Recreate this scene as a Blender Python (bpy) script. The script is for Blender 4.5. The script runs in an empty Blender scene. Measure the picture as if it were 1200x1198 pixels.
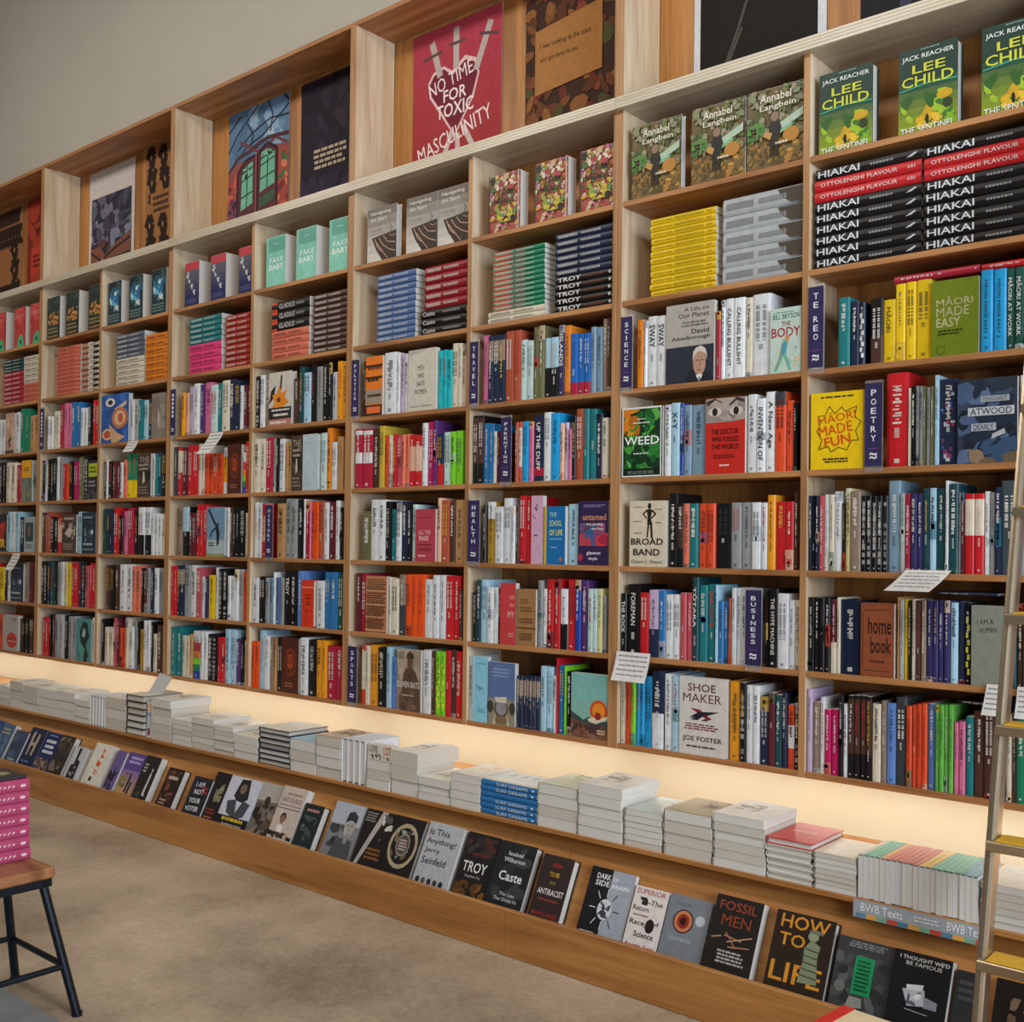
import bpy, math, random
from mathutils import Matrix, Vector
C = bpy.context.scene.collection
sc = bpy.context.scene
R = random.Random(7)

# ------------------------------------------------------------------ camera, world, lights, exposure
F_PX, YAW, PITCH, ROLL = 1270.0, -0.7065, 0.0112, 0.0119
CAM = Vector((1.4325, -3.0324, 0.6634))
fw = Vector((math.sin(YAW)*math.cos(PITCH), math.cos(YAW)*math.cos(PITCH), math.sin(PITCH)))
r0 = Vector((math.cos(YAW), -math.sin(YAW), 0)); u0 = r0.cross(fw)
rr = math.cos(ROLL)*r0 + math.sin(ROLL)*u0; uu = -math.sin(ROLL)*r0 + math.cos(ROLL)*u0
cam = bpy.data.objects.new('camera', bpy.data.cameras.new('camera'))
C.objects.link(cam)
cam.matrix_world = Matrix(((rr.x, uu.x, -fw.x, CAM.x), (rr.y, uu.y, -fw.y, CAM.y), (rr.z, uu.z, -fw.z, CAM.z), (0, 0, 0, 1)))
cam.data.sensor_width = 36; cam.data.sensor_fit = 'HORIZONTAL'
cam.data.lens = F_PX/1200*36; cam.data.shift_y = 30.1/1200; cam.data.clip_start = .05
sc.camera = cam
sc.view_settings.view_transform = 'Standard'; sc.view_settings.look = 'None'
sc.view_settings.gamma = 1; sc.view_settings.use_curve_mapping = False
sc.view_settings.exposure = 0.0
w = bpy.data.worlds.new('room_light'); sc.world = w; w.use_nodes = True
w.node_tree.nodes['Background'].inputs[0].default_value = (1.0, .95, .88, 1)
w.node_tree.nodes['Background'].inputs[1].default_value = .10
def area(name, loc, target, sx, sy, power, col):
    l = bpy.data.lights.new(name, 'AREA'); l.shape = 'RECTANGLE'; l.size = sx; l.size_y = sy; l.energy = power; l.color = col
    o = bpy.data.objects.new(name, l); C.objects.link(o); o.location = loc
    o.rotation_euler = (Vector(target)-Vector(loc)).to_track_quat('-Z', 'Y').to_euler(); return o
area('window_daylight', (4.9, -2.6, 1.5), (-2.0, 0, .9), 3.2, 2.8, 330, (.80, .90, 1.0))
for i, x in enumerate((-5.2, -3.2, -1.2, .8)):
    area('ceiling_lamp', (x, -2.4, 3.6), (x, -.2, .7), 1.3, .5, 26, (1.0, .92, .80))

# ------------------------------------------------------------------ colours (sRGB)
PAL = dict(wh=('white', 'd4d8dc'), cr=('cream', 'd3cbb8'), bk=('black', '151416'), gy=('grey', '8d9092'), sv=('silver', 'a9adb1'),
 nv=('navy', '1f2a44'), nk=('blue-black', '15203a'), in_=('indigo', '34305f'), sb=('slate blue', '4f6c9c'), cf=('cornflower blue', '5c82c4'),
 bu=('blue', '2a6ea8'), ry=('royal blue', '1f3f9c'), sk=('sky blue', '1f95d0'), lb=('pale blue', 'a3c8dd'), aq=('pale aqua', 'b5cccb'),
 tl=('teal', '1e7379'), dt=('dark teal', '1d464d'), tq=('turquoise', '1fb0bb'), dg=('dark green', '1f4a40'), eg=('emerald', '1f7d5c'),
 gn=('light green', '66b04d'), lg=('lime', '78c828'), ol=('olive', '6b6a48'), py=('pale yellow', 'c9c58c'), yl=('yellow', 'e0bd14'),
 am=('amber', 'dd9420'), og=('orange', 'dd7f22'), rd=('red', 'bf2027'), cm=('crimson', 'a8213a'), mr=('maroon', '5e1f2a'), ro=('red-orange', 'd04a28'),
 ru=('rust', 'a85038'), co=('salmon', 'd8735c'), rs=('rose', 'b8505c'), pk=('pink', 'cc6c92'), mg=('magenta', 'b5165c'), pu=('purple', '53306c'),
 lc=('lilac', 'b9a6c4'), pe=('peach', 'dcae94'), bn=('brown', '4a3028'), tp=('taupe', '8c7a6c'), tn=('tan', 'b48a5c'), gl=('gold', 'a88430'),
 ch=('charcoal', '3a3f44'), sl=('slate', '3f4a52'), st=('steel blue', '7591a6'), ye=('mustard', 'b9a23a'), br=('bright blue', '2064b8'))
PAL['in'] = PAL['in_']; PAL['or'] = ('bright orange', 'e0521c')
# codes that stand for a ground colour plus bands: (name, base, [(from, to, colour)])
MIX = dict(pt=('navy with red and blue patches', 'nv', 'patch'), wb=('blue and white woven', 'nk', 'zig'), bw=('black and white', 'bk', 'grid'), nb=('navy and gold', 'nv', [(.62, .92, 'tp')]),
 rc=('red and cream', 'rd', [(.48, .93, 'cr')]), bt=('black-topped red', 'ro', [(.83, 1, 'ch')]), ow=('orange and white', 'ro', [(.32, .68, 'wh')]),
 nw=('navy and white', 'nv', [(0, .46, 'wh')]), wk=('white and black', 'wh', [(0, .42, 'bk')]), gw=('gold and white', 'gl', [(.72, 1, 'wh')]),
 lk=('pale and black', 'bk', [(.5, 1, 'lb')]), gk=('grey and black', 'ch', [(.5, 1, 'tp')]), cw=('crimson and white', 'cm', [(.42, .6, 'wh'), (.9, .97, 'wh')]),
 rw=('red and white', 'rd', [(.3, .78, 'pe')]), wo=('orange and cream', 'ro', [(.25, .9, 'cr')]), aw=('orange white', 'am', [(0, .25, 'wh'), (.8, 1, 'wh')]),
 gd=('green and yellow', 'yl', [(.4, 1, 'eg')]), lk2=('lime and black', 'lg', 'zig'), ny=('navy', 'nv', [(.08, .2, 'cm')]), bo=('black and bronze', 'bk', [(.3, .96, 'bn')]),
 ky=('black and yellow', 'bk', 'zig'), br=('bright blue with red foot', 'br', [(0, .2, 'cm')]), rb=('rainbow', 'wh', [(.0, .16, 'ry'), (.16, .3, 'eg'), (.3, .44, 'lg'), (.44, .58, 'og'), (.58, .76, 'rd')]))
def lin(h):
    if isinstance(h, tuple): return h
    if h in PAL: h = PAL[h][1]
    v = [int(h[i:i+2], 16)/255 for i in (0, 2, 4)]
    return tuple(c/12.92 if c <= .04045 else ((c+.055)/1.055)**2.4 for c in v) + (1.0,)
def mix(a, b, t): return tuple(x+(y-x)*t for x, y in zip(lin(a), lin(b)))
def lum(c): c = lin(c); return .3*c[0]+.6*c[1]+.1*c[2]

# ------------------------------------------------------------------ materials
def mat(name):
    m = bpy.data.materials.new(name); m.use_nodes = True
    nt = m.node_tree; return m, nt, nt.nodes['Principled BSDF']
def node(nt, t, **k):
    n = nt.nodes.new(t)
    for a, b in k.items(): setattr(n, a, b)
    return n
def bump(nt, b, src, strength, dist=.002):
    n = node(nt, 'ShaderNodeBump'); n.inputs['Strength'].default_value = strength; n.inputs['Distance'].default_value = dist
    nt.links.new(src, n.inputs['Height']); nt.links.new(n.outputs[0], b.inputs['Normal'])
def printed(name, rough, coat=0.0):
    m, nt, b = mat(name)
    a = node(nt, 'ShaderNodeVertexColor', layer_name='Col')
    tc = node(nt, 'ShaderNodeTexCoord'); no = node(nt, 'ShaderNodeTexNoise'); no.inputs['Scale'].default_value = 45; no.inputs['Detail'].default_value = 4
    nt.links.new(tc.outputs['Object'], no.inputs['Vector'])
    mr = node(nt, 'ShaderNodeMapRange'); mr.inputs[1].default_value = .3; mr.inputs[2].default_value = .7; mr.inputs[3].default_value = .9; mr.inputs[4].default_value = 1.08
    nt.links.new(no.outputs['Fac'], mr.inputs[0])
    vm = node(nt, 'ShaderNodeVectorMath', operation='SCALE'); nt.links.new(a.outputs['Color'], vm.inputs[0]); nt.links.new(mr.outputs[0], vm.inputs['Scale'])
    nt.links.new(vm.outputs[0], b.inputs['Base Color'])
    b.inputs['Roughness'].default_value = rough; b.inputs['Coat Weight'].default_value = coat; b.inputs['Coat Roughness'].default_value = .3
    b.inputs['Specular IOR Level'].default_value = .3
    bump(nt, b, no.outputs['Fac'], .08)
    return m
M_COVER = printed('book_cover_print', .38, 0)
M_MATT = printed('matt_print', .75)
def wood(name, c1, c2, axis, rough=.5, scale=1.0, coat=.1):
    m, nt, b = mat(name)
    tc = node(nt, 'ShaderNodeTexCoord'); mp = node(nt, 'ShaderNodeMapping')
    s = [9*scale]*3; s[axis] = .7*scale; mp.inputs['Scale'].default_value = s
    nt.links.new(tc.outputs['Object'], mp.inputs['Vector'])
    n1 = node(nt, 'ShaderNodeTexNoise'); n1.inputs['Scale'].default_value = 1.3; n1.inputs['Detail'].default_value = 5; n1.inputs['Distortion'].default_value = 1.2
    nt.links.new(mp.outputs[0], n1.inputs['Vector'])
    mp2 = node(nt, 'ShaderNodeMapping'); s2 = [160*scale]*3; s2[axis] = 5*scale; mp2.inputs['Scale'].default_value = s2
    nt.links.new(tc.outputs['Object'], mp2.inputs['Vector'])
    n2 = node(nt, 'ShaderNodeTexNoise'); n2.inputs['Scale'].default_value = 1.5; n2.inputs['Detail'].default_value = 3
    nt.links.new(mp2.outputs[0], n2.inputs['Vector'])
    ad = node(nt, 'ShaderNodeMath', operation='MULTIPLY_ADD'); ad.inputs[1].default_value = .35
    nt.links.new(n2.outputs['Fac'], ad.inputs[0]); nt.links.new(n1.outputs['Fac'], ad.inputs[2])
    cr = node(nt, 'ShaderNodeValToRGB'); e = cr.color_ramp.elements
    e[0].position = .50; e[0].color = lin(c2); e[1].position = .82; e[1].color = lin(c1)
    nt.links.new(ad.outputs[0], cr.inputs[0]); nt.links.new(cr.outputs[0], b.inputs['Base Color'])
    b.inputs['Roughness'].default_value = rough; b.inputs['Coat Weight'].default_value = coat; b.inputs['Coat Roughness'].default_value = .3
    bump(nt, b, n2.outputs['Fac'], .15, .001)
    return m
W1, W2 = 'b98350', '8c5a30'
M_WX = wood('pine_ply_along', W1, W2, 0)
M_WZ = wood('pine_ply_upright_lit', 'dccbb0', 'bda280', 2)  # same ply as the shelves, paler: cool side light put into the colour
M_WE = wood('upright_edge_unlit_ply', 'b5875a', '8f6238', 2)  # ply tone without painted light, for the uprights' front edges
M_WB = wood('pine_ply_back', 'c08444', '8f5a28', 2)
M_BENCH = wood('bench_ply', 'bf8647', '97602c', 0, .42)
M_EDGE = wood('pale_ply_edge', 'cdc4b2', 'ada18c', 0, .35, 1.0, .4)
M_SEAT = wood('stool_wood', 'a8744a', '7c4c2c', 0, .4)
def plain(name, c, rough=.6, metal=0.0, nscale=30, amt=.06, bs=.1):
    m, nt, b = mat(name)
    tc = node(nt, 'ShaderNodeTexCoord'); no = node(nt, 'ShaderNodeTexNoise'); no.inputs['Scale'].default_value = nscale; no.inputs['Detail'].default_value = 5
    nt.links.new(tc.outputs['Object'], no.inputs['Vector'])
    cr = node(nt, 'ShaderNodeValToRGB'); e = cr.color_ramp.elements; c = lin(c)
    e[0].position = .3; e[0].color = tuple(v*(1-amt) for v in c[:3])+(1,); e[1].position = .7; e[1].color = tuple(min(1, v*(1+amt)) for v in c[:3])+(1,)
    nt.links.new(no.outputs['Fac'], cr.inputs[0]); nt.links.new(cr.outputs[0], b.inputs['Base Color'])
    b.inputs['Roughness'].default_value = rough; b.inputs['Metallic'].default_value = metal
    bump(nt, b, no.outputs['Fac'], bs)
    return m
def pages(name, c):
    m, nt, b = mat(name)
    tc = node(nt, 'ShaderNodeTexCoord'); wv = node(nt, 'ShaderNodeTexWave', bands_direction='X'); wv.inputs['Scale'].default_value = 260; wv.inputs['Distortion'].default_value = 1.5; wv.inputs['Detail'].default_value = 1
    no = node(nt, 'ShaderNodeTexNoise'); no.inputs['Scale'].default_value = 14
    mp = node(nt, 'ShaderNodeMapping'); mp.inputs['Scale'].default_value = (30, .6, .6)
    nt.links.new(tc.outputs['Object'], wv.inputs['Vector']); nt.links.new(tc.outputs['Object'], mp.inputs['Vector']); nt.links.new(mp.outputs[0], no.inputs['Vector'])
    mx = node(nt, 'ShaderNodeMath', operation='MULTIPLY_ADD'); mx.inputs[1].default_value = .35; nt.links.new(wv.outputs['Fac'], mx.inputs[0]); nt.links.new(no.outputs['Fac'], mx.inputs[2])
    cr = node(nt, 'ShaderNodeValToRGB'); e = cr.color_ramp.elements; c = lin(c)
    e[0].position = .25; e[0].color = tuple(v*.8 for v in c[:3])+(1,); e[1].position = .75; e[1].color = c
    nt.links.new(mx.outputs[0], cr.inputs[0]); nt.links.new(cr.outputs[0], b.inputs['Base Color'])
    b.inputs['Roughness'].default_value = .8; bump(nt, b, wv.outputs['Fac'], .2, .0005)
    return m
M_PAGE = pages('page_edges', 'd6d2cb')
M_PAGE2 = pages('warm_page_edges', 'c9c2b6')
M_WALL = plain('grey_plaster', 'b9b4aa', .9, 0, 3, .03)
M_LITWALL = plain('cream_painted_panel', 'd3ccb2', .6, 0, 3, .02, .03)
M_BLACK = plain('black_steel', '1d242e', .35, .6)
M_ALU = plain('brushed_aluminium', 'bfae95', .3, .9, 90, .05)
M_CARD = printed('card_print', .7)
M_YEL = plain('yellow_tread', 'c99a1e', .5, 0, 60)
m, nt, b = mat('led_diffuser'); b.inputs['Base Color'].default_value = (1, .9, .75, 1)
b.inputs['Emission Color'].default_value = (1.0, .95, .85, 1); b.inputs['Emission Strength'].default_value = 32.0; M_LED = m
m, nt, b = mat('clear_acrylic'); b.inputs['Base Color'].default_value = (.95, .95, .95, 1); b.inputs['Roughness'].default_value = .05
b.inputs['Transmission Weight'].default_value = .9; b.inputs['IOR'].default_value = 1.2; M_CLEAR = m
# concrete floor
m, nt, b = mat('polished_concrete'); M_FLOOR = m
tc = node(nt, 'ShaderNodeTexCoord'); n1 = node(nt, 'ShaderNodeTexNoise'); n1.inputs['Scale'].default_value = 1.6; n1.inputs['Detail'].default_value = 8; n1.inputs['Roughness'].default_value = .62
n2 = node(nt, 'ShaderNodeTexNoise'); n2.inputs['Scale'].default_value = 60; n2.inputs['Detail'].default_value = 4
nt.links.new(tc.outputs['Object'], n1.inputs['Vector']); nt.links.new(tc.outputs['Object'], n2.inputs['Vector'])
ad = node(nt, 'ShaderNodeMath', operation='MULTIPLY_ADD'); ad.inputs[1].default_value = .25; nt.links.new(n2.outputs['Fac'], ad.inputs[0]); nt.links.new(n1.outputs['Fac'], ad.inputs[2])
cr = node(nt, 'ShaderNodeValToRGB'); e = cr.color_ramp.elements
e[0].position = .42; e[0].color = lin('85735f'); e[1].position = .82; e[1].color = lin('ccb8a0'); nt.links.new(ad.outputs[0], cr.inputs[0])
nt.links.new(cr.outputs[0], b.inputs['Base Color']); b.inputs['Roughness'].default_value = .42; bump(nt, b, n2.outputs['Fac'], .1, .002)

# ------------------------------------------------------------------ mesh building
class MB:
    def __init__(s): s.v = []; s.f = []; s.c = []
    def face(s, pts, col): n = len(s.v); s.v += [tuple(p) for p in pts]; s.f.append(tuple(range(n, n+len(pts)))); s.c.append(lin(col))
    def box(s, a, b, col='wh'):
        n = len(s.v); x0, y0, z0 = a; x1, y1, z1 = b
        s.v += [(x0,y0,z0),(x1,y0,z0),(x1,y1,z0),(x0,y1,z0),(x0,y0,z1),(x1,y0,z1),(x1,y1,z1),(x0,y1,z1)]
        for q in ((0,3,2,1),(4,5,6,7),(0,1,5,4),(1,2,6,5),(2,3,7,6),(3,0,4,7)): s.f.append(tuple(n+i for i in q)); s.c.append(lin(col))
    def bevbox(s, a, b, e, col='wh'):
        # box whose four edges along its longest axis and its ends are chamfered by e
        x0, y0, z0 = a; x1, y1, z1 = b
        pts = []
        n = len(s.v)
        for sx in (0, 1):
            for sy in (0, 1):
                for sz in (0, 1):
                    X = (x0, x1)[sx]; Y = (y0, y1)[sy]; Z = (z0, z1)[sz]; dx = e*(1-2*sx); dy = e*(1-2*sy); dz = e*(1-2*sz)
                    s.v += [(X, Y+dy, Z+dz), (X+dx, Y, Z+dz), (X+dx, Y+dy, Z)]
        k = lambda sx, sy, sz, ax: n+(sx*4+sy*2+sz)*3+ax
        F = []
        for q in (0, 1):
            F.append([k(q,0,0,0),k(q,1,0,0),k(q,1,1,0),k(q,0,1,0)]); F.append([k(0,q,0,1),k(1,q,0,1),k(1,q,1,1),k(0,q,1,1)]); F.append([k(0,0,q,2),k(1,0,q,2),k(1,1,q,2),k(0,1,q,2)])
        for p in (0, 1):
            for q in (0, 1):
                F.append([k(0,p,q,1),k(1,p,q,1),k(1,p,q,2),k(0,p,q,2)]); F.append([k(p,0,q,0),k(p,1,q,0),k(p,1,q,2),k(p,0,q,2)]); F.append([k(p,q,0,0),k(p,q,1,0),k(p,q,1,1),k(p,q,0,1)])
        for sx in (0, 1):
            for sy in (0, 1):
                for sz in (0, 1): F.append([k(sx,sy,sz,0),k(sx,sy,sz,1),k(sx,sy,sz,2)])
        for f in F: s.f.append(tuple(f)); s.c.append(lin(col))
    def tube(s, p, q, r, r2=None, n=12, col='wh'):
        p = Vector(p); q = Vector(q); d = (q-p).normalized(); a = d.orthogonal().normalized(); b = d.cross(a); r2 = r if r2 is None else r2; k = len(s.v)
        for c, rad in ((p, r), (q, r2)):
            for i in range(n): t = 2*math.pi*i/n; s.v.append(tuple(c+a*math.cos(t)*rad+b*math.sin(t)*rad))
        for i in range(n): s.f.append((k+i, k+(i+1)%n, k+n+(i+1)%n, k+n+i)); s.c.append(lin(col))
        s.f.append(tuple(k+i for i in range(n))[::-1]); s.f.append(tuple(k+n+i for i in range(n))); s.c += [lin(col)]*2
    def mesh(s, name, m, smooth=False):
        me = bpy.data.meshes.new(name); me.from_pydata(s.v, [], s.f)
        at = me.color_attributes.new('Col', 'FLOAT_COLOR', 'CORNER'); buf = []
        for f, c in zip(s.f, s.c): buf += list(c)*len(f)
        at.data.foreach_set('color', buf); me.materials.append(m)
        return me
    def obj(s, name, m, parent=None, loc=None):
        o = bpy.data.objects.new(name, s.mesh(name, m)); C.objects.link(o)
        if parent is not None: o.parent = parent
        if loc: o.location = loc
        return o
def recalc(o):
    import bmesh
    bm = bmesh.new(); bm.from_mesh(o.data); bmesh.ops.recalc_face_normals(bm, faces=bm.faces); bm.to_mesh(o.data); bm.free(); return o
def tag(o, label, cat, group=None, kind=None):
    o['label'] = label; o['category'] = cat
    if group: o['group'] = group
    if kind: o['kind'] = kind
    return o
def empty(name, loc=(0, 0, 0)):
    o = bpy.data.objects.new(name, None); o.empty_display_size = .05; C.objects.link(o); o.location = loc; return o
# ------------------------------------------------------------------ lettering and printed art
_G = {}
def glyphs(s, bold=.012):
    if 'M' in s: bold = 0.0
    k = (s, bold)
    if k not in _G:
        c = bpy.data.curves.new('type', 'FONT'); c.body = s; c.resolution_u = 2; c.offset = bold
        o = bpy.data.objects.new('type', c); me = o.to_mesh()
        vs = [(v.co.x, v.co.y) for v in me.vertices]; fs = [tuple(p.vertices) for p in me.polygons]
        o.to_mesh_clear(); bpy.data.objects.remove(o); bpy.data.curves.remove(c)
        if vs:
            x0 = min(v[0] for v in vs); x1 = max(v[0] for v in vs); y0 = min(v[1] for v in vs); y1 = max(v[1] for v in vs)
            vs = [((x-x0)/max(x1-x0, 1e-6), (y-y0)/max(y1-y0, 1e-6)) for x, y in vs]
            _G[k] = (vs, fs, (x1-x0)/max(y1-y0, 1e-6))
        else: _G[k] = ([], [], 1)
    return _G[k]
class Art:
    """draws flat print onto fn(u, v, lift): u, v run 0..100 across and up"""
    def __init__(s, mb, fn, asp): s.mb = mb; s.fn = fn; s.asp = asp; s.k = 1; s.r = random.Random(3)
    def poly(s, pts, col):
        s.k += 1; s.mb.face([s.fn(u, v, s.k*4e-5) for u, v in pts], col)
    def run(s, spec):
        for it in spec.split(';'):
            it = it.strip()
            if not it: continue
            a = it.split(); o = a[0]
            if o == 'r': x0, y0, x1, y1 = map(float, a[1:5]); s.poly([(x0, y0), (x1, y0), (x1, y1), (x0, y1)], a[5])
            elif o == 'e':
                cx, cy, rx, ry = map(float, a[1:5]); s.poly([(cx+rx*math.cos(i*math.pi/9), cy+ry*math.sin(i*math.pi/9)) for i in range(18)], a[5])
            elif o == 'p': s.poly([tuple(map(float, q.split(','))) for q in a[2:]], a[1])
            elif o == 'l':
                wd = float(a[2]); P = [tuple(map(float, q.split(','))) for q in a[3:]]
                for (x0, y0), (x1, y1) in zip(P, P[1:]):
                    dx, dy = (x1-x0)*s.asp, y1-y0; L = math.hypot(dx, dy) or 1; nx, ny = -dy/L*wd/2/s.asp, dx/L*wd/2
                    s.poly([(x0+nx, y0+ny), (x0-nx, y0-ny), (x1-nx, y1-ny), (x1+nx, y1+ny)], a[1])
            elif o == 't':
                x0, y0, x1, y1 = map(float, a[1:5]); s.text(x0, y0, x1, y1, a[5], it.split(None, 6)[6])
            elif o == 'ta':
                ang, cx, cy, w, h = map(float, a[1:6]); s.text(cx-w/2, cy-h/2, cx+w/2, cy+h/2, a[6], it.split(None, 7)[7], ang)
            elif o == 'd':
                x0, y0, x1, y1 = map(float, a[1:5]); n = int(a[5]); st = (y1-y0)/n
                for i in range(n):
                    x = x0 + s.r.random()*(x1-x0)*.08; y = y1-st*(i+.8); xe = x1-s.r.random()*(x1-x0)*.15
                    while x < xe-2: wd = min(s.r.uniform(.06, .2)*(x1-x0), xe-x); s.poly([(x, y), (x+wd, y), (x+wd, y+st*.55), (x, y+st*.55)], a[6]); x += wd+.03*(x1-x0)
            elif o == 'n':
                x0, y0, x1, y1, n, sz = map(float, a[1:7]); cols = a[7].split(',')
                for i in range(int(n)):
                    cx = s.r.uniform(x0, x1); cy = s.r.uniform(y0, y1); t = s.r.uniform(0, 6.3); q = sz*s.r.uniform(.6, 1.3); e = s.r.uniform(.35, .8)
                    P = []
                    for j in range(7):
                        f = j*6.283/7; dx = q*math.cos(f); dy = q*e*math.sin(f); P.append((min(x1, max(x0, cx+(dx*math.cos(t)-dy*math.sin(t))/s.asp)), min(y1, max(y0, cy+dx*math.sin(t)+dy*math.cos(t)))))
                    s.poly(P, s.r.choice(cols))
            elif o == 'g':
                x0, y0, x1, y1 = map(float, a[1:5]); n = 6
                for i in range(n): ya = y0+(y1-y0)*i/n; yb = y0+(y1-y0)*(i+1)/n; s.poly([(x0, ya), (x1, ya), (x1, yb), (x0, yb)], mix(a[5], a[6], i/(n-1)))
    def text(s, x0, y0, x1, y1, col, txt, ang=0):
        vs, fs, _ = glyphs(txt); s.k += 2; mb = s.mb; n = len(mb.v); ca, sa = math.cos(math.radians(ang)), math.sin(math.radians(ang)); cx, cy = (x0+x1)/2, (y0+y1)/2
        for a, b in vs:
            dx = (x0+(x1-x0)*a-cx)*s.asp; dy = y0+(y1-y0)*b-cy
            mb.v.append(tuple(s.fn(cx+(dx*ca-dy*sa)/s.asp, cy+dx*sa+dy*ca, s.k*4e-5)))
        for f in fs: mb.f.append(tuple(n+i for i in f)); mb.c.append(lin(col))

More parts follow.
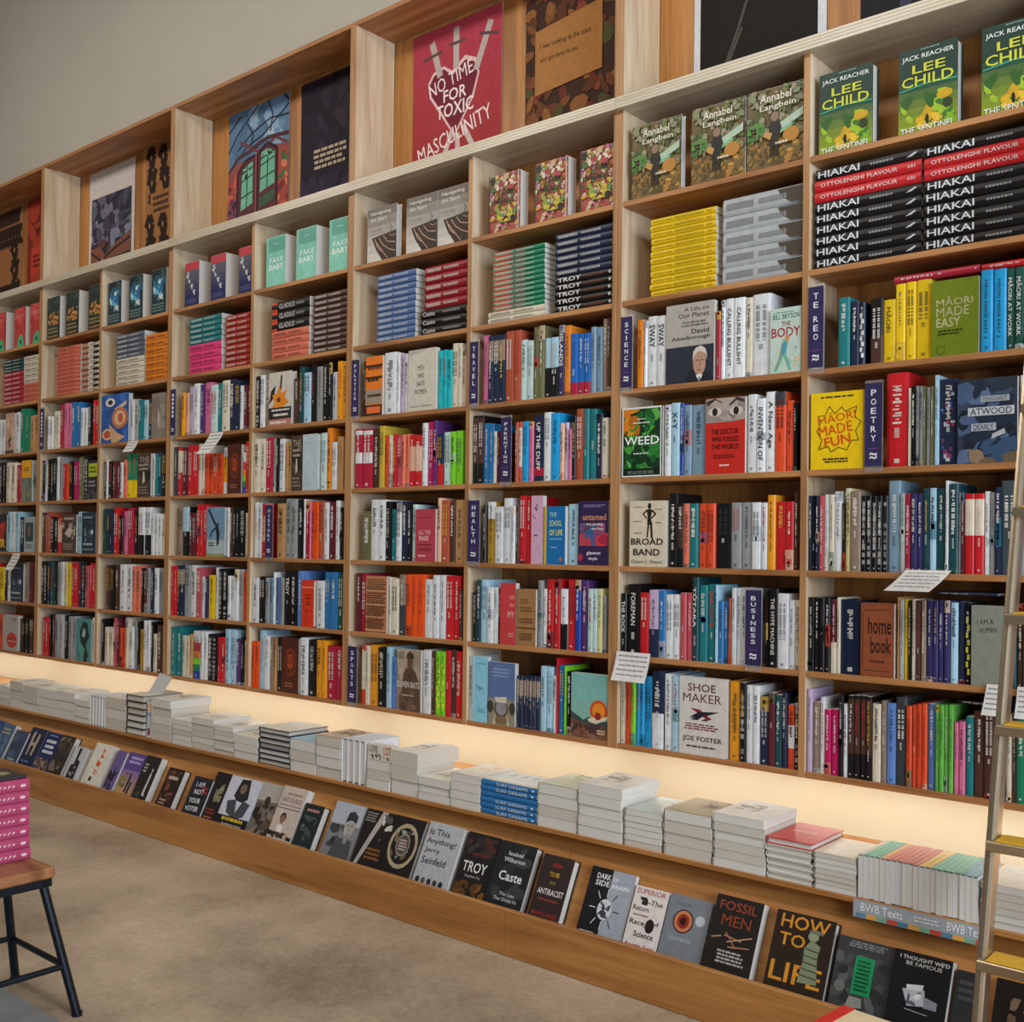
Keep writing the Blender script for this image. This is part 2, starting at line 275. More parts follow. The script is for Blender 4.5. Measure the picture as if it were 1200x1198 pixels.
ARTS = {
'made_easy': '6d7f1c|t 10 66 88 78 b9b58a MĀORI;t 10 52 80 64 b9b58a MADE;t 10 38 62 50 b9b58a EASY;d 10 27 66 35 2 2c3010;e 20 8 9 6 3a4410;e 20 8 8 5.2 6d7f1c',
'made_fun': 'e6c114|d 16 92 90 96 1 2a2410;l 2a2410 1 12,50 20,62 14,70 28,70 36,82 46,72 60,80 66,74 88,80 84,66 96,60 86,48 92,36 78,36 70,24 54,28 40,22 34,30 16,26 22,38 12,50;ta 9 50 68 72 13 d2481e MĀORI;ta 9 48 52 64 13 d2481e MADE;ta 9 52 37 50 13 d2481e FUN;d 24 8 80 15 2 2a2410',
'dearly': '30394a|n 0 0 100 100 46 16 222b3c,3c4a62,4a5d80,2b3340,566a8c,1d2430;n 20 0 100 30 14 12 6b5a48,38506e,8a7660;r 40 72 88 79 9aa0a6;t 44 73 84 78 3a3f48 MARGARET;r 18 56 96 66 b7bcc2;t 22 57 92 65 3a3f48 ATWOOD;r 24 38 66 47 9fa8b4;t 28 39 62 46 3a3f48 DEARLY;p a9aeb4 58,28 82,34 80,40 60,34',
'home_book': '8c4a30|r 3 3 97 97 8f4d33;l 3a221a 1 10,90 90,92;l 3a221a 1 10,8 90,8;l 3a221a 1 6,14 6,86;t 22 58 92 82 241a18 home;t 30 32 92 54 241a18 book;d 24 18 80 24 1 5a3022',
'human': '82867c|ta 4 42 80 50 7 24262a I AM A;ta 4 50 70 50 7 24262a HUMAN',
'planet': 'a8a39c|t 38 90 90 95 3a3430 A Life on;t 26 82 90 88 3a3430 Our Planet;d 30 70 90 78 2 6a6460;t 54 61 90 67 3a3430 David;t 12 53 92 59 3a3430 Attenborough;r 0 0 100 46 2c303c;p 20242e 40,0 46,12 58,16 78,16 92,12 98,0;e 71 24 13 17 b08a78;p c9c2ba 57,26 58,38 64,43 74,45 83,41 86,34 86,26 83,34 76,38 66,37 60,32;p 9c7666 60,14 71,6 82,14 76,8 66,8;e 66 27 2.2 .9 5a4238;e 77 27 2.2 .9 5a4238;p 98705e 70,27 73,27 74.5,20 69.5,20;l 7a4a40 .9 67,15 71,14.2 76,15.2;p dcdcdc 64,8 71,0 78,8 72,10;p 3c4252 71,0 69,4 71,7 73,4',
'body': 'b7c9c0|d 10 92 80 95 1 5a8a80;t 8 83 96 91 2a6a64 BILL BRYSON;t 36 72 66 79 8a2a30 THE;t 4 55 98 70 a32430 BODY;p 6fae98 44,52 60,48 52,30 70,4 60,4 44,26 24,4 12,2 34,30 38,44;p 4a90a8 40,44 54,50 50,30 38,26;e 56 53 7 5 d08a60;n 60 10 98 45 10 5 d9b890,8ab8a8,c0d0c8;l c05a40 .8 40,46 30,20 18,6',
'weed': '1d3a26|n 0 0 100 100 70 10 2f7a34,1f5a2c,47963c,163a20,5aa848,123020;n 0 60 45 100 22 11 d07a20,c8901e,a8621c,5a7a2c;d 36 82 62 84 1 d8dcd8;d 26 76 78 79 1 d8dcd8;t 6 46 94 58 e6e8e6 WEED;d 28 32 74 35 1 c8d0c8;r 0 0 100 12 12201a;d 10 4 90 9 2 6a7a70;r 0 0 3 100 d8dadc;r 97 0 100 100 d8dadc;r 0 97.5 100 100 d8dadc;r 0 0 100 2 d8dadc',
'doctor': 'bf2b22|r 0 68 100 100 8d8480;n 0 70 100 100 12 16 a59a92,7c736e,968a84;p 3a302c 4,90 26,98 44,92 40,95 24,100 2,96;p 3a302c 60,88 80,96 100,92 98,96 80,100 62,92;e 24 82 17 6 c6bfb8;e 24 82 7 5.5 2a2422;e 78 82 17 6 c6bfb8;e 78 82 7 5.5 2a2422;p bf2b22 0,64 100,70 100,58 0,58;t 16 52 84 59 3a1412 THE DOCTOR;t 16 42 84 49 3a1412 WHO FOOLED;t 16 32 86 39 3a1412 THE WORLD;d 20 20 80 26 2 6a1a16;d 34 9 66 13 1 e8c8c0',
'broad_band': 'cfc4ae|e 56 92 5 5 23221f;p 23221f 48,87 64,87 60,74 62,68 66,64 50,64 50,70 51,76;p 23221f 48,87 36,80 48,72 50,74 41,80 50,84;p 23221f 64,87 76,80 62,72 60,74 70,80 62,84;p 23221f 51,64 56,64 52,44 48,44;p 23221f 58,64 64,64 66,42 70,38 60,44;d 10 90 40 92 1 5a554a;d 70 86 92 88 1 5a554a;d 10 68 40 70 1 5a554a;d 72 66 90 68 1 5a554a;d 10 50 40 52 1 5a554a;t 5 33 95 43 24241f BROAD;t 12 17 86 27 24241f BAND;t 6 5 92 10 7a7466 Claire L. Evans',
'shoe': 'cdcac6|t 18 82 78 92 5c2028 SHOE;t 8 68 90 79 5c2028 MAKER;p 8a2a34 24,60 44,59 70,48 62,46;p 20242c 44,56 86,58 60,52 30,48 22,47 32,52;p 20242c 24,45 40,45 52,51 44,52;p 20242c 46,45 62,45 58,48;d 8 32 88 41 3 7a3a40;t 8 16 92 24 44222a JOE FOSTER;d 14 9 84 13 1 5a2a32',
'pink': 'c9a0ba|l 2a2026 1.5 30,84 44,78 52,88;l 2a2026 1 8,72 40,66;d 20 40 60 44 1 3a2a34',
'school': '1c6aa6|r 0 0 12 100 c9a82c;t 26 82 60 90 9cc6c0 THE;t 26 66 84 76 c6cc70 SCHOOL;t 26 50 88 60 d6d860 OF LIFE;d 26 42 92 46 1 7ab0d0;d 30 28 66 31 1 9cc6e0;e 80 9 5 4 d06030',
'untamed': '33264c|n 5 30 90 66 22 14 4a3a68,6a5080,8a4a6a,3f5a8a,b04050,5a3a5a;n 60 30 100 50 8 12 a02a48,c83a40,7a2a58;d 14 90 92 95 2 8a7aa0;t 16 70 94 80 cc8a6a untamed;t 28 61 84 66 e6dde6 stop pleasing,;t 46 54 84 59 e6dde6 start living;t 30 15 76 22 e6dde6 glennon;t 36 7 66 13 e6dde6 doyle;e 10 12 7 6 b82a48',
'coral': 'bf3e42|t 60 74 92 80 e09a90 on;t 60 62 92 68 e09a90 the;t 50 44 92 54 eac0b8 MY;d 50 12 92 20 2 e09a90',
'kraft': '9c7248|r 0 30 100 33 5a3f28;d 20 74 70 84 2 6a4a30;d 14 60 88 70 2 6a4a30;d 10 40 90 50 2 6a4a30;d 14 10 88 24 3 6a4a30',
'sky_face': '86c4dc|r 0 0 8 100 a8d4e4;d 30 88 90 91 1 4a8aa0;t 26 48 70 56 3a6a80 Topo;d 30 14 90 22 2 5a9ab0',
'glass_face': '586f9e|d 14 76 86 92 3 8a9cc0;r 0 0 100 42 8d8672;e 50 26 28 15 5a5448;e 50 28 20 12 8d8a94;p c9c4b0 25,44 72,46 68,36 30,36;e 8 28 12 10 3f3c3a;e 92 28 12 10 3f3c3a;p c9c4b0 18,0 30,20 26,0;p c9c4b0 70,20 82,0 74,0;e 50 8 24 7 7a6448',
'sunset': '7fb0a6|r 0 60 100 100 79b2ac;p 3c4a4e 0,40 18,34 34,28 50,34 70,26 100,30 100,0 0,0;e 76 44 24 17 c8502a;e 76 44 17 12 df8a2c;p d8c8b0 46,30 60,34 76,32 100,38 100,33 70,24 50,26;e 74 36 9 6 8a2c24;p 6a4a3c 0,30 30,24 60,20 100,18 100,0 0,0;n 0 0 100 22 16 12 7a5240,5a3a30,8a6450,4a3430;d 70 8 96 16 2 d8c0a0',
'orange_face': 'e07a2a|r 0 82 100 86 3a2418;r 0 62 100 66 3a2418;d 6 76 94 84 1 6a3418;d 10 56 90 64 1 3a2418;r 0 20 100 44 9a8a7a;d 6 30 94 38 1 2a221c;r 0 0 100 18 3a2a22;r 8 4 90 15 e0703a',
'hate': 'cbc4b8|p b3ada4 0,100 0,90 50,96 80,100;t 34 66 58 74 2a2624 MEN;t 34 53 58 61 2a2624 WHO;t 32 40 60 48 3f3a36 HATE;t 24 27 68 35 2a2624 WOMEN;t 10 6 84 10 8a847c Laura Bates',
'rose_face': 'b04050|d 8 82 94 86 1 8a2c3a;t 16 52 76 60 e0b0b0 ALL THE;t 20 40 66 49 e8c8c8 RAGE;d 8 30 92 34 1 7a2432;d 8 20 92 26 2 7a2432;d 12 8 60 14 1 e0b0b0',
'tan_face': 'b0744c|r 0 0 100 100 b57a52;d 4 76 96 96 5 5a3828;d 4 52 96 72 5 5a3828;d 4 30 96 48 5 5a3828;d 4 8 96 26 5 5a3828;r 0 4 100 6 d0a080;r 0 50 100 51 d0a080;r 0 74 100 75 d0a080;r 0 28 100 29 d0a080',
'bats': '8f8174|n 0 40 100 100 14 18 a89a88,998a78,b0a290;d 6 84 36 96 4 5a5048;p 5a4436 24,44 30,62 42,70 64,72 80,64 94,46 100,0 20,0;e 56 80 12 11 6a4838;p 4a3428 40,86 74,86 70,94 54,98 44,93;p 4a3a30 40,66 54,58 70,70 60,48;t 2 38 96 48 d8d0c4 ELEVEN BATS;n 10 0 90 34 14 12 6a5446,7c6656,54443a;d 20 24 80 27 1 c8bcae',
'star_face': 'c8c2b8|p 2a2622 0,40 10,66 30,76 24,54;l 2a2622 5 56,94 52,66;p dd8626 48,76 56,60 80,66 70,52 90,42 66,36 50,22 40,36 10,30 26,44 16,58 36,60;e 44 48 8 5 6a3018;r 0 0 100 34 2c2826;d 8 26 92 32 1 e0dcd4;d 16 16 96 24 1 e0dcd4;r 0 0 100 12 b87a70;d 6 2 94 10 1 e0d4c8',
'brown_face': '463a32|n 0 20 100 80 12 16 5a4a3e,2e2622,6a5a4c;t 14 80 90 92 a39484 THE;d 10 60 90 78 2 a39484;p c8c0b0 44,58 54,58 60,36 40,30;d 10 6 90 26 3 8a7a68',
'pale_face': 'b3c3cd|d 20 90 80 92 1 9ab0bc;d 20 84 60 86 1 9ab0bc',
'red_face': 'd0391c|r 0 84 100 86 e8a090;d 28 58 84 72 2 8a2010;d 30 46 80 56 2 8a2010;d 34 32 60 38 1 8a2010',
'ember_face': '4e241a|e 54 56 34 26 7a3018;e 54 56 27 20 4e241a;e 54 56 20 14 8a3a1c;d 38 62 72 72 2 b8502a;d 38 46 70 54 1 b8502a;d 20 10 80 20 2 9a6040',
'climber': '6f90ac|r 0 0 100 34 a7b7bc;l 1c242c 6 10,96 40,72 58,60;p 1c242c 48,66 66,62 74,48 70,26 58,20 56,44;l 1c242c 4 56,60 30,50 20,40;e 62 64 6 5 30404c;d 8 20 48 30 2 33424a;r 0 0 100 6 8a9a60',
'blue_face': '2a56a0|n 0 0 100 100 20 14 3a6ab8,244a8c;e 34 84 18 9 d8cfc4;e 34 84 9 5 2a2a36;p c9b49a 50,70 94,84 94,76 54,64;e 70 50 30 22 b9714a;e 70 50 20 15 d8b090;e 72 50 10 10 c05a3a;e 24 18 20 12 d9a88a;e 24 18 13 8 b84a3a;p c8a078 30,40 60,20 90,10 60,0 40,0',
'grey_face': '857a70|n 0 20 100 90 12 18 948a80,766c62;p b8b0a4 52,70 62,40 56,20 46,44',
'rust_face': '4a3a34|n 0 30 100 90 26 8 6a4a3c,8a7a6a,2e2826,a09484;d 12 84 88 94 1 b0a498;p b8b0a4 20,50 50,66 84,60 60,40;d 10 8 90 26 3 9a8c80',
'lime_face': '24262a|r 10 58 96 92 a9b81e;d 16 66 90 86 2 4a5210;d 8 30 92 50 2 8a8a90;n 0 0 100 26 8 12 3a3a40,54504c',
'night_face': '23303e|n 20 30 90 80 14 10 3a4a5c,6a7a88,2a3644;e 78 52 8 6 c9d0d4;d 10 84 90 92 1 8a9aa8;d 6 18 94 28 1 a3b0ba;d 6 6 94 14 1 7a8a94',
'teal_face': '4a8a86|p 1c2a2c 50,96 78,90 90,60 66,40 84,16 70,0 50,0 60,30 34,44 24,70;p 8ab0a8 50,80 66,74 60,56 40,60;n 0 0 60 40 6 12 5a9a94,3f7a78',
'peach_face': 'b99480|n 0 10 100 90 14 18 c9a08a,a88474,c8b4a0;l 4a3a34 2 50,60 50,16;n 20 14 80 40 8 8 5a4a40,8a6a5a;r 0 0 100 8 4a4440',
'gold_face': '6c7268|r 0 58 100 100 dda01c;d 16 74 84 84 2 7a3a18;n 0 0 100 54 10 14 5c6a64,7c827c,8a8a5a',
'flower_face': '22262e|n 10 30 90 80 18 14 c8382c,d8603a,a82428;n 10 10 90 34 10 8 dda01c,e0b83c',
'cyan_face': '9aa6a8|r 12 30 88 84 25424e;e 50 60 14 16 7a5a50;d 14 10 86 24 2 54666c',
'apple_face': 'a9a7a4|d 60 84 92 94 2 4a4646;e 60 30 34 22 c03a34;d 34 28 84 38 2 7a2420;r 34 26 84 28 e0c8c0',
# first row of covers above the stacks
'green': '12352c|g 0 0 100 60 8a9a1a 1b4a34;n 4 4 96 46 26 9 4f8a1e,78a820,2a5a20,c09a1c,9ab82c,3a7024;n 30 4 76 20 10 6 d8a41c,e0b830;e 50 14 3 6 20180c;l 3f9a84 1.6 2,52 50,56 100,54;d 36 96 70 98 1 8aa8a0;t 6 85 94 92 d8dedd JACK REACHER;t 24 70 80 80 c8c83c LEE;t 6 55 94 67 c8cc3c CHILD;e 84 28 8 6 2a3a1c;t 4 0.5 96 8 e0e2dc THE SENTINEL',
'orchard': '6a5a38|n 0 0 100 34 90 5 a8783a,8a6430,b88c48,5a4424,6f5a30,8a7440;n 0 34 100 100 110 5.5 54602e,6b7440,47502c,7c8460,8a7a5a,8f8a74,5a5040;p a9bdaa 52,42 98,56 98,66 56,52;p 7ab08a 54,38 80,46 80,50 56,44;e 78 36 14 9 b07a34;n 2 38 36 60 18 5 3f7a30,4f8a3a,5a7a44;p 23211f 40,50 46,58 58,58 62,46 56,34 58,12 52,12 50,32 46,12 42,12 42,36;e 50 62 7 6 8a705c;p b98a4c 30,40 42,34 46,42 34,46;t 24 82 78 92 dcd6c4 Annabel;t 24 70 86 79 dcd6c4 Langbein;d 50 26 78 31 1 cfc8b4',
'carnival': 'a85a4c|n 0 0 100 100 170 5.5 b8602c,a83a4c,c8902c,6a8a3c,b86a8c,8a3a3a,c8a48a,4f6a44,d8c8b0,c8b8a0,e0d0b8;n 20 16 90 46 40 5 8a9a3c,c8b03c,6a8a4c;t 16 62 90 72 2a1c1a UTOPIA;t 14 48 86 58 2a1c1a AVENUE;e 12 90 9 6 241a1c;e 82 20 9 5 2a1c24;r 0 0 3 100 2a2420;r 96 0 100 100 c8a0a0',
'navigating': 'a49a90|g 0 0 100 100 cfcac2 6c625a;t 10 86 80 94 d3cdc5 Navigating;t 10 76 66 83 d3cdc5 the Stars;d 10 56 56 62 1 8a8078;d 10 66 60 70 1 8a8078;l 3a322e 1.2 78,66 84,58 78,50;p 35241e 16,46 100,52 100,0 54,0 30,24;l c9a088 1.4 30,38 44,26 60,12 70,4;l c9a088 1.4 40,44 54,30 74,20 96,14;l c9a088 1.4 56,46 70,34 96,30;l c9a088 1.4 26,44 36,28 50,18;l b08a74 1.2 76,46 86,42 98,44',
'mint': '79bfae|r 0 0 100 40 86ccb8;r 12 70 96 98 5aa090;d 36 84 66 87 1 a8dcd0;t 18 48 88 58 d6ebe4 FAKE;t 14 34 90 45 e8f4f0 BABY;d 30 8 70 11 1 a8dcd0',
'stairs': '2b2f52|r 0 82 100 100 b8404a;g 0 20 100 82 25285a 5a5a66;l c9c4c0 5 10,72 22,66;l c9c4c0 5 26,62 36,54;l c9c4c0 5 44,50 52,40;l c9c4c0 5 58,36 70,26;t 14 70 30 80 d8d8dc S;t 46 40 60 50 d8d8dc T;t 62 26 76 36 d8d8dc T;d 10 8 86 18 2 5a5a9a',
'bluebloom': '22363c|n 0 50 100 100 16 13 2f5a6c,3f4f4a,1d2a30;n 14 44 80 78 20 10 3a86b0,6ab0cc,b8d4dc,2a6a94;n 20 30 80 44 8 8 c0ccd0,5a7a84;d 6 6 94 26 3 6a827c',
'gilt': '26302a|n 4 60 96 96 14 12 3a4a44,5a5240,2a3630;n 10 34 90 64 20 8 a8703c,c08a4c,6a5a3c;d 8 14 92 30 2 8a7c54;d 8 4 92 12 1 a07444',
'redgreen': 'b83c3c|n 0 40 100 100 14 14 c85048,a83038;p 3fae7a 20,0 90,0 76,26 60,34 38,24;e 56 14 8 5 20402c;d 14 74 84 84 2 d88a80',
# leaning books in the lower trough
'd0': '2a4a86|d 20 60 80 90 3 8aa0c8', 'd1': '4a6484|n 0 0 100 100 10 14 5a7696,3f5470;d 16 70 84 90 2 b0a080', 'd2': '3f4c64|n 10 20 90 90 8 16 4c5c78,34405a;d 20 8 80 20 1 9ab0b8',
'd3': '1c2444|p b0a184 24,86 40,92 40,30 30,30;p b0a184 60,88 74,84 70,28 58,34;p b0a184 34,62 68,66 68,58 34,54;d 20 10 80 20 1 5a6a9a', 'd4': '1f2a5c|d 16 44 84 84 3 d8dae4;n 0 2 100 34 10 14 8a6a50,5a4a50,b08a64;d 20 90 80 94 1 a0a8c8',
'd5': '2e2824|n 0 10 100 95 18 12 54463a,3f352e,7a6a58', 'd6': 'b9bcc0|p 26262a 40,96 62,96 60,64 84,60 90,0 20,0 22,46 42,50;n 26 6 80 46 8 8 5a5a60,8a8a90;', 'd7': 'd8d2c4|p d05a34 48,92 64,84 58,76 74,70 50,66 56,80;p d05a34 44,62 70,56 62,46 42,50;l d05a34 3 44,40 66,34;l d05a34 3 46,34 62,28;r 36 12 50 22 3a3428',
'd8': '6a5890|n 0 0 100 50 8 12 28222e,3a3044;l 2a242c 4 50,60 50,10', 'd9': '5c4a8a|g 0 0 100 60 c09a5a 8a6a9a;n 6 20 40 56 8 9 6a6a3c,8a7a3c;d 14 74 86 94 2 b8a8d8;p 1f1a20 50,56 58,50 56,10 48,10;p 33262c 62,36 72,36 70,8 62,8;r 0 0 100 6 2a2430', 'd10': '25241f|d 10 62 34 84 3 b0aaa0;p c9c4bc 68,66 78,60 76,20 84,12 62,14 66,40;e 73 70 4 4 c9c4bc;n 6 6 50 30 6 9 3a3830,4a463c',
'd11': '2c1f1c|n 10 10 90 94 14 9 5a3428,7a4434,3a2824;d 20 70 84 84 1 d0b8a4;d 14 10 60 26 2 b09080', 'd12': '26282e|ta 4 46 82 44 12 e4e4e4 I AM;ta 4 52 64 50 12 e4e4e4 NOT;ta 4 46 42 60 12 e4e4e4 YOUR;ta 4 46 22 70 12 e4e4e4 VOTER;d 60 60 94 80 2 b03038', 'd13': '221f1f|n 36 40 84 78 9 8 7a7a5c,5a5c48,8a8462;d 12 14 84 28 2 8a3a24;d 12 6 84 12 1 b06a4a',
'd14': 'c4c6d4|p 2a2628 36,96 64,98 74,60 60,52 40,54 28,62;e 50 78 10 10 7a6458;p 48464e 14,50 40,56 50,30 62,56 86,52 78,26 50,18 22,28;r 0 0 100 22 201e20;d 12 11 90 22 1 d8b42c;d 16 4 84 9 1 a8a49c', 'd15': '6f665e|r 0 66 100 100 a9a49c;n 0 0 100 60 24 9 3a302a,5a4a3e,8a7a66,2a2422;e 46 66 12 9 3a302a', 'd16': 'bfb0a4|d 24 84 88 90 1 8a6a64;t 10 72 92 80 8a6a64 LAST DANCE;l 4a4440 1.4 4,60 96,60;l 4a4440 1 4,66 96,66;e 40 44 12 9 3a3432;e 40 40 9 8 8a6a58;p e0dcd4 28,30 50,30 54,16 30,16;p 2a2624 0,18 100,12 100,6 0,10;n 20 6 80 18 6 7 4a3a34,c0a08a',
'd17': '20282a|n 14 16 86 74 14 9 3f4c4c,5a6664,2a3434;d 14 82 90 92 1 b8807a;d 14 6 80 12 1 5a6a66', 'd18': '7d7d80|r 0 62 100 100 a9adb6;n 0 20 60 60 12 12 3f4244,55585a,2c2e30;p 4a4c50 20,0 36,34 60,40 90,36 100,0;e 68 60 17 20 a39e9a;p 34363a 50,66 54,84 70,88 86,80 86,68 68,72;e 62 62 2.5 1.5 2a2a2c;e 75 62 2.5 1.5 2a2a2c;p 8a8580 67,60 71,60 72,52 66,52;r 64 46 74 47.5 5a4a48;p 8a8682 58,44 76,44 72,30 62,30', 'd19': '221e1e|p a9a29c 0,0 10,0 70,100 52,100;n 40 50 96 96 8 8 d0ccc6,5a5450;d 36 16 90 38 3 8a5428;d 4 78 40 96 4 8a8480',
'd20': '1f1c1c|e 50 52 46 38 a8977a;e 50 52 38 31 1f1c1c;n 18 26 82 78 14 6 6a5a44,8a9a94,4a4034;e 50 54 22 19 8a7f74;e 50 54 19 16 5a4a46;d 36 44 64 64 4 b8aca0', 'd21': 'a9abb0|t 8 80 66 90 24262a Is This;t 6 64 92 75 24262a Anything?;t 8 50 52 60 24262a Jerry;t 8 34 78 45 24262a Seinfeld;e 13 8 6 5 2a2a2e;e 30 8 6 5 54545a;e 47 8 6 5 2a2a2e;e 64 8 6 5 3a3a40;e 81 8 6 5 2a2a2e', 'd22': '211f20|n 4 4 96 26 12 8 5a3a1c,3a2a1c,7a5224;n 4 62 96 96 14 9 3a3230,4a2a24,2c2a2c;t 12 40 84 56 d6d4d0 TROY;t 26 31 72 36 a8a4a0 Stephen Fry;r 30 66 80 70 5a2420',
'd23': '232326|n 0 0 100 100 16 12 2f2f33,3a3a3e,1c1c1f;t 30 80 70 86 c8c8c8 Isabel;t 22 70 80 77 c8c8c8 Wilkerson;t 20 42 84 56 dedede Caste;t 34 20 76 25 b8b8b8 The Lies;t 22 12 86 17 b8b8b8 That Divide Us', 'd24': '332624|t 38 82 68 89 b02c28 HOW;t 34 68 66 75 c89a2a TO BE;t 40 56 60 62 6a7a3c AN;t 10 40 94 49 d8d2cc ANTIRACIST;d 14 30 88 35 1 8a3a30;t 10 8 90 14 b03a30 IBRAM X. KENDI', 'd25': '1c1b1d|r 50 0 100 100 9aa0ab;t 16 84 48 92 e0e0e0 DARK;t 16 74 48 82 e0e0e0 SIDE;t 54 84 66 90 e4e6ea OF;t 54 74 92 80 e4e6ea BRAIN;e 50 42 16 15 c9ccd2;n 38 30 62 54 12 5 3a3c44,5a5e68,c9ccd2;l d0d2d8 1.2 50,60 50,72;l d0d2d8 1.2 36,56 28,66;l d0d2d8 1.2 30,42 16,42;l d0d2d8 1.2 36,28 28,18;l d0d2d8 1.2 50,24 50,12;l 3a3c44 1.2 64,56 72,66;l 3a3c44 1.2 70,42 84,42;l 3a3c44 1.2 64,28 72,18;d 8 4 44 8 1 b8b8b8',
'd26': 'd6cdc9|t 6 89 92 97 a02a2e SUPERIOR;t 54 74 90 82 24211f The;t 6 62 54 70 24211f Return;l 24211f 1.2 56,76 40,78 24,80;n 20 72 46 84 5 6 24211f,3a3432;t 72 44 92 50 24211f of;t 6 40 50 48 24211f Race;e 66 42 13 11 241c1c;l a02a2e 1 54,40 48,38;t 26 22 84 31 24211f Science;t 6 4 94 12 b03438 Angela Saini;d 8 54 60 57 1 8a3a3c', 'd27': '777b80|d 14 84 60 90 2 60646a;e 42 62 24 18 3a2422;e 42 62 21 16 c07850;e 42 62 14 11 8a2a20;e 42 62 7 6 2a1412;e 80 68 11 8 b4b8bc;t 16 32 70 39 a8acb0 Universe', 'd28': '221d1b|t 10 82 90 94 8a3c26 FOSSIL;t 20 62 82 76 8a3c26 MEN;l b07a60 1.6 6,44 26,48;l b07a60 1.4 32,50 70,46;l c09078 1.4 40,42 90,54;l b07a60 1.4 44,36 88,40;l a06a50 1.4 34,54 60,36;d 22 14 84 32 4 a8a29a', 'd29': '2b1f18|t 10 80 92 97 c8862a HOW;t 12 58 56 74 c8862a TO;t 6 14 92 38 c8862a LIFE;p 7a8468 56,60 66,72 82,66 80,52 86,20 54,18 58,44;e 68 76 9 6 8a9078;l 3a3a2c 1.4 52,52 84,50;l 3a3a2c 1.4 54,44 84,42;l 3a3a2c 1.4 54,36 85,34;l 3a3a2c 1.4 55,28 86,26;l 3a3a2c 1.4 58,60 82,58;e 72 82 12 2.5 6a7058', 'd30': '3c3c3e|n 0 0 100 80 20 12 4a4a4c,2e2e30,5a5a5c;d 20 88 92 97 3 8a8a8c;r 36 28 70 78 1f8a56;d 40 32 66 74 8 124a30;e 16 34 10 8 6a6864;p 8a8884 30,8 60,12 58,24 36,24', 'd31': '161517|t 10 90 96 95 d0d0d0 I THOUGHT WE'+"'"+'D;t 22 83 84 88 d0d0d0 BE FAMOUS;p b8bcc8 22,52 60,56 64,36 34,32;p 8a8e9c 60,48 84,44 84,34 62,34;p d8dae0 28,58 58,62 56,54 30,52;l a0a4b0 1 30,28 70,26;n 30 34 58 52 8 4 5a5e70,e0e2e8', 'd32': '2a2a2c|d 10 60 90 90 3 4a4a4c', 'd33': '1c1512|n 22 24 34 76 8 6 6a5240,54402f;n 66 24 80 76 8 6 6a5240,54402f;n 24 64 78 80 10 6 6a5240,7a6450;n 24 20 78 34 10 6 6a5240,7a6450',
# posters
'P1': '1d1c20|p 3c3a55 26,4 40,20 44,46 34,30', 'P2': '181514|r 0 0 100 100 cfd2d8;r 5 6 94 96 16130f;l 4a4440 1.6 20,8 34,32 44,52;l 5a5048 1 22,8 38,34;p 6a6462 40,52 52,50 54,66 46,72 38,62', 
'P3': '3c241a|n 0 0 100 100 120 5.5 6a3a24,7a4a2a,5a3420,8a5a30,6c2c24,4e4a28,84402c;p a8743f 12,34 86,38 86,78 12,72;t 18 60 74 64 2a1c14 I was looking at the stars;t 18 52 60 56 2a1c14 and I got horny for you',
'P4': 'a8323c|g 0 0 100 100 9c3030 ae3a4c;p e0b8b8 49,26 30,46 20,56 18,66 24,72 36,74 46,69 60,76 72,72 76,62 70,48;p 701e30 49,28 32,47 22,57 20,65 25,70 36,72 46,66 60,73 70,70 74,62 68,49;l b9a8a4 5 22,92 32,68;l b9a8a4 5 50,96 50,70;l b9a8a4 5 88,92 72,64;l 5a4444 2 12,82 34,84;l 5a4444 2 42,86 60,86;l 5a4444 2 76,86 96,82;l c9b4b0 4 46,30 30,4;l c9b4b0 4 52,28 54,4;l c9b4b0 4 58,32 78,6;ta 12 44 64 50 9 efdede NO TIME;t 36 50 62 58 efdede FOR;t 28 40 70 49 efdede TOXIC;ta 14 48 28 84 10 efdede MASCULINITY',
'P5': '1e1826|n 0 50 100 100 30 9 2c2434,241d2e,34283a;n 0 0 100 30 24 8 2a2338,33293e;d 24 34 92 50 4 b8a890',
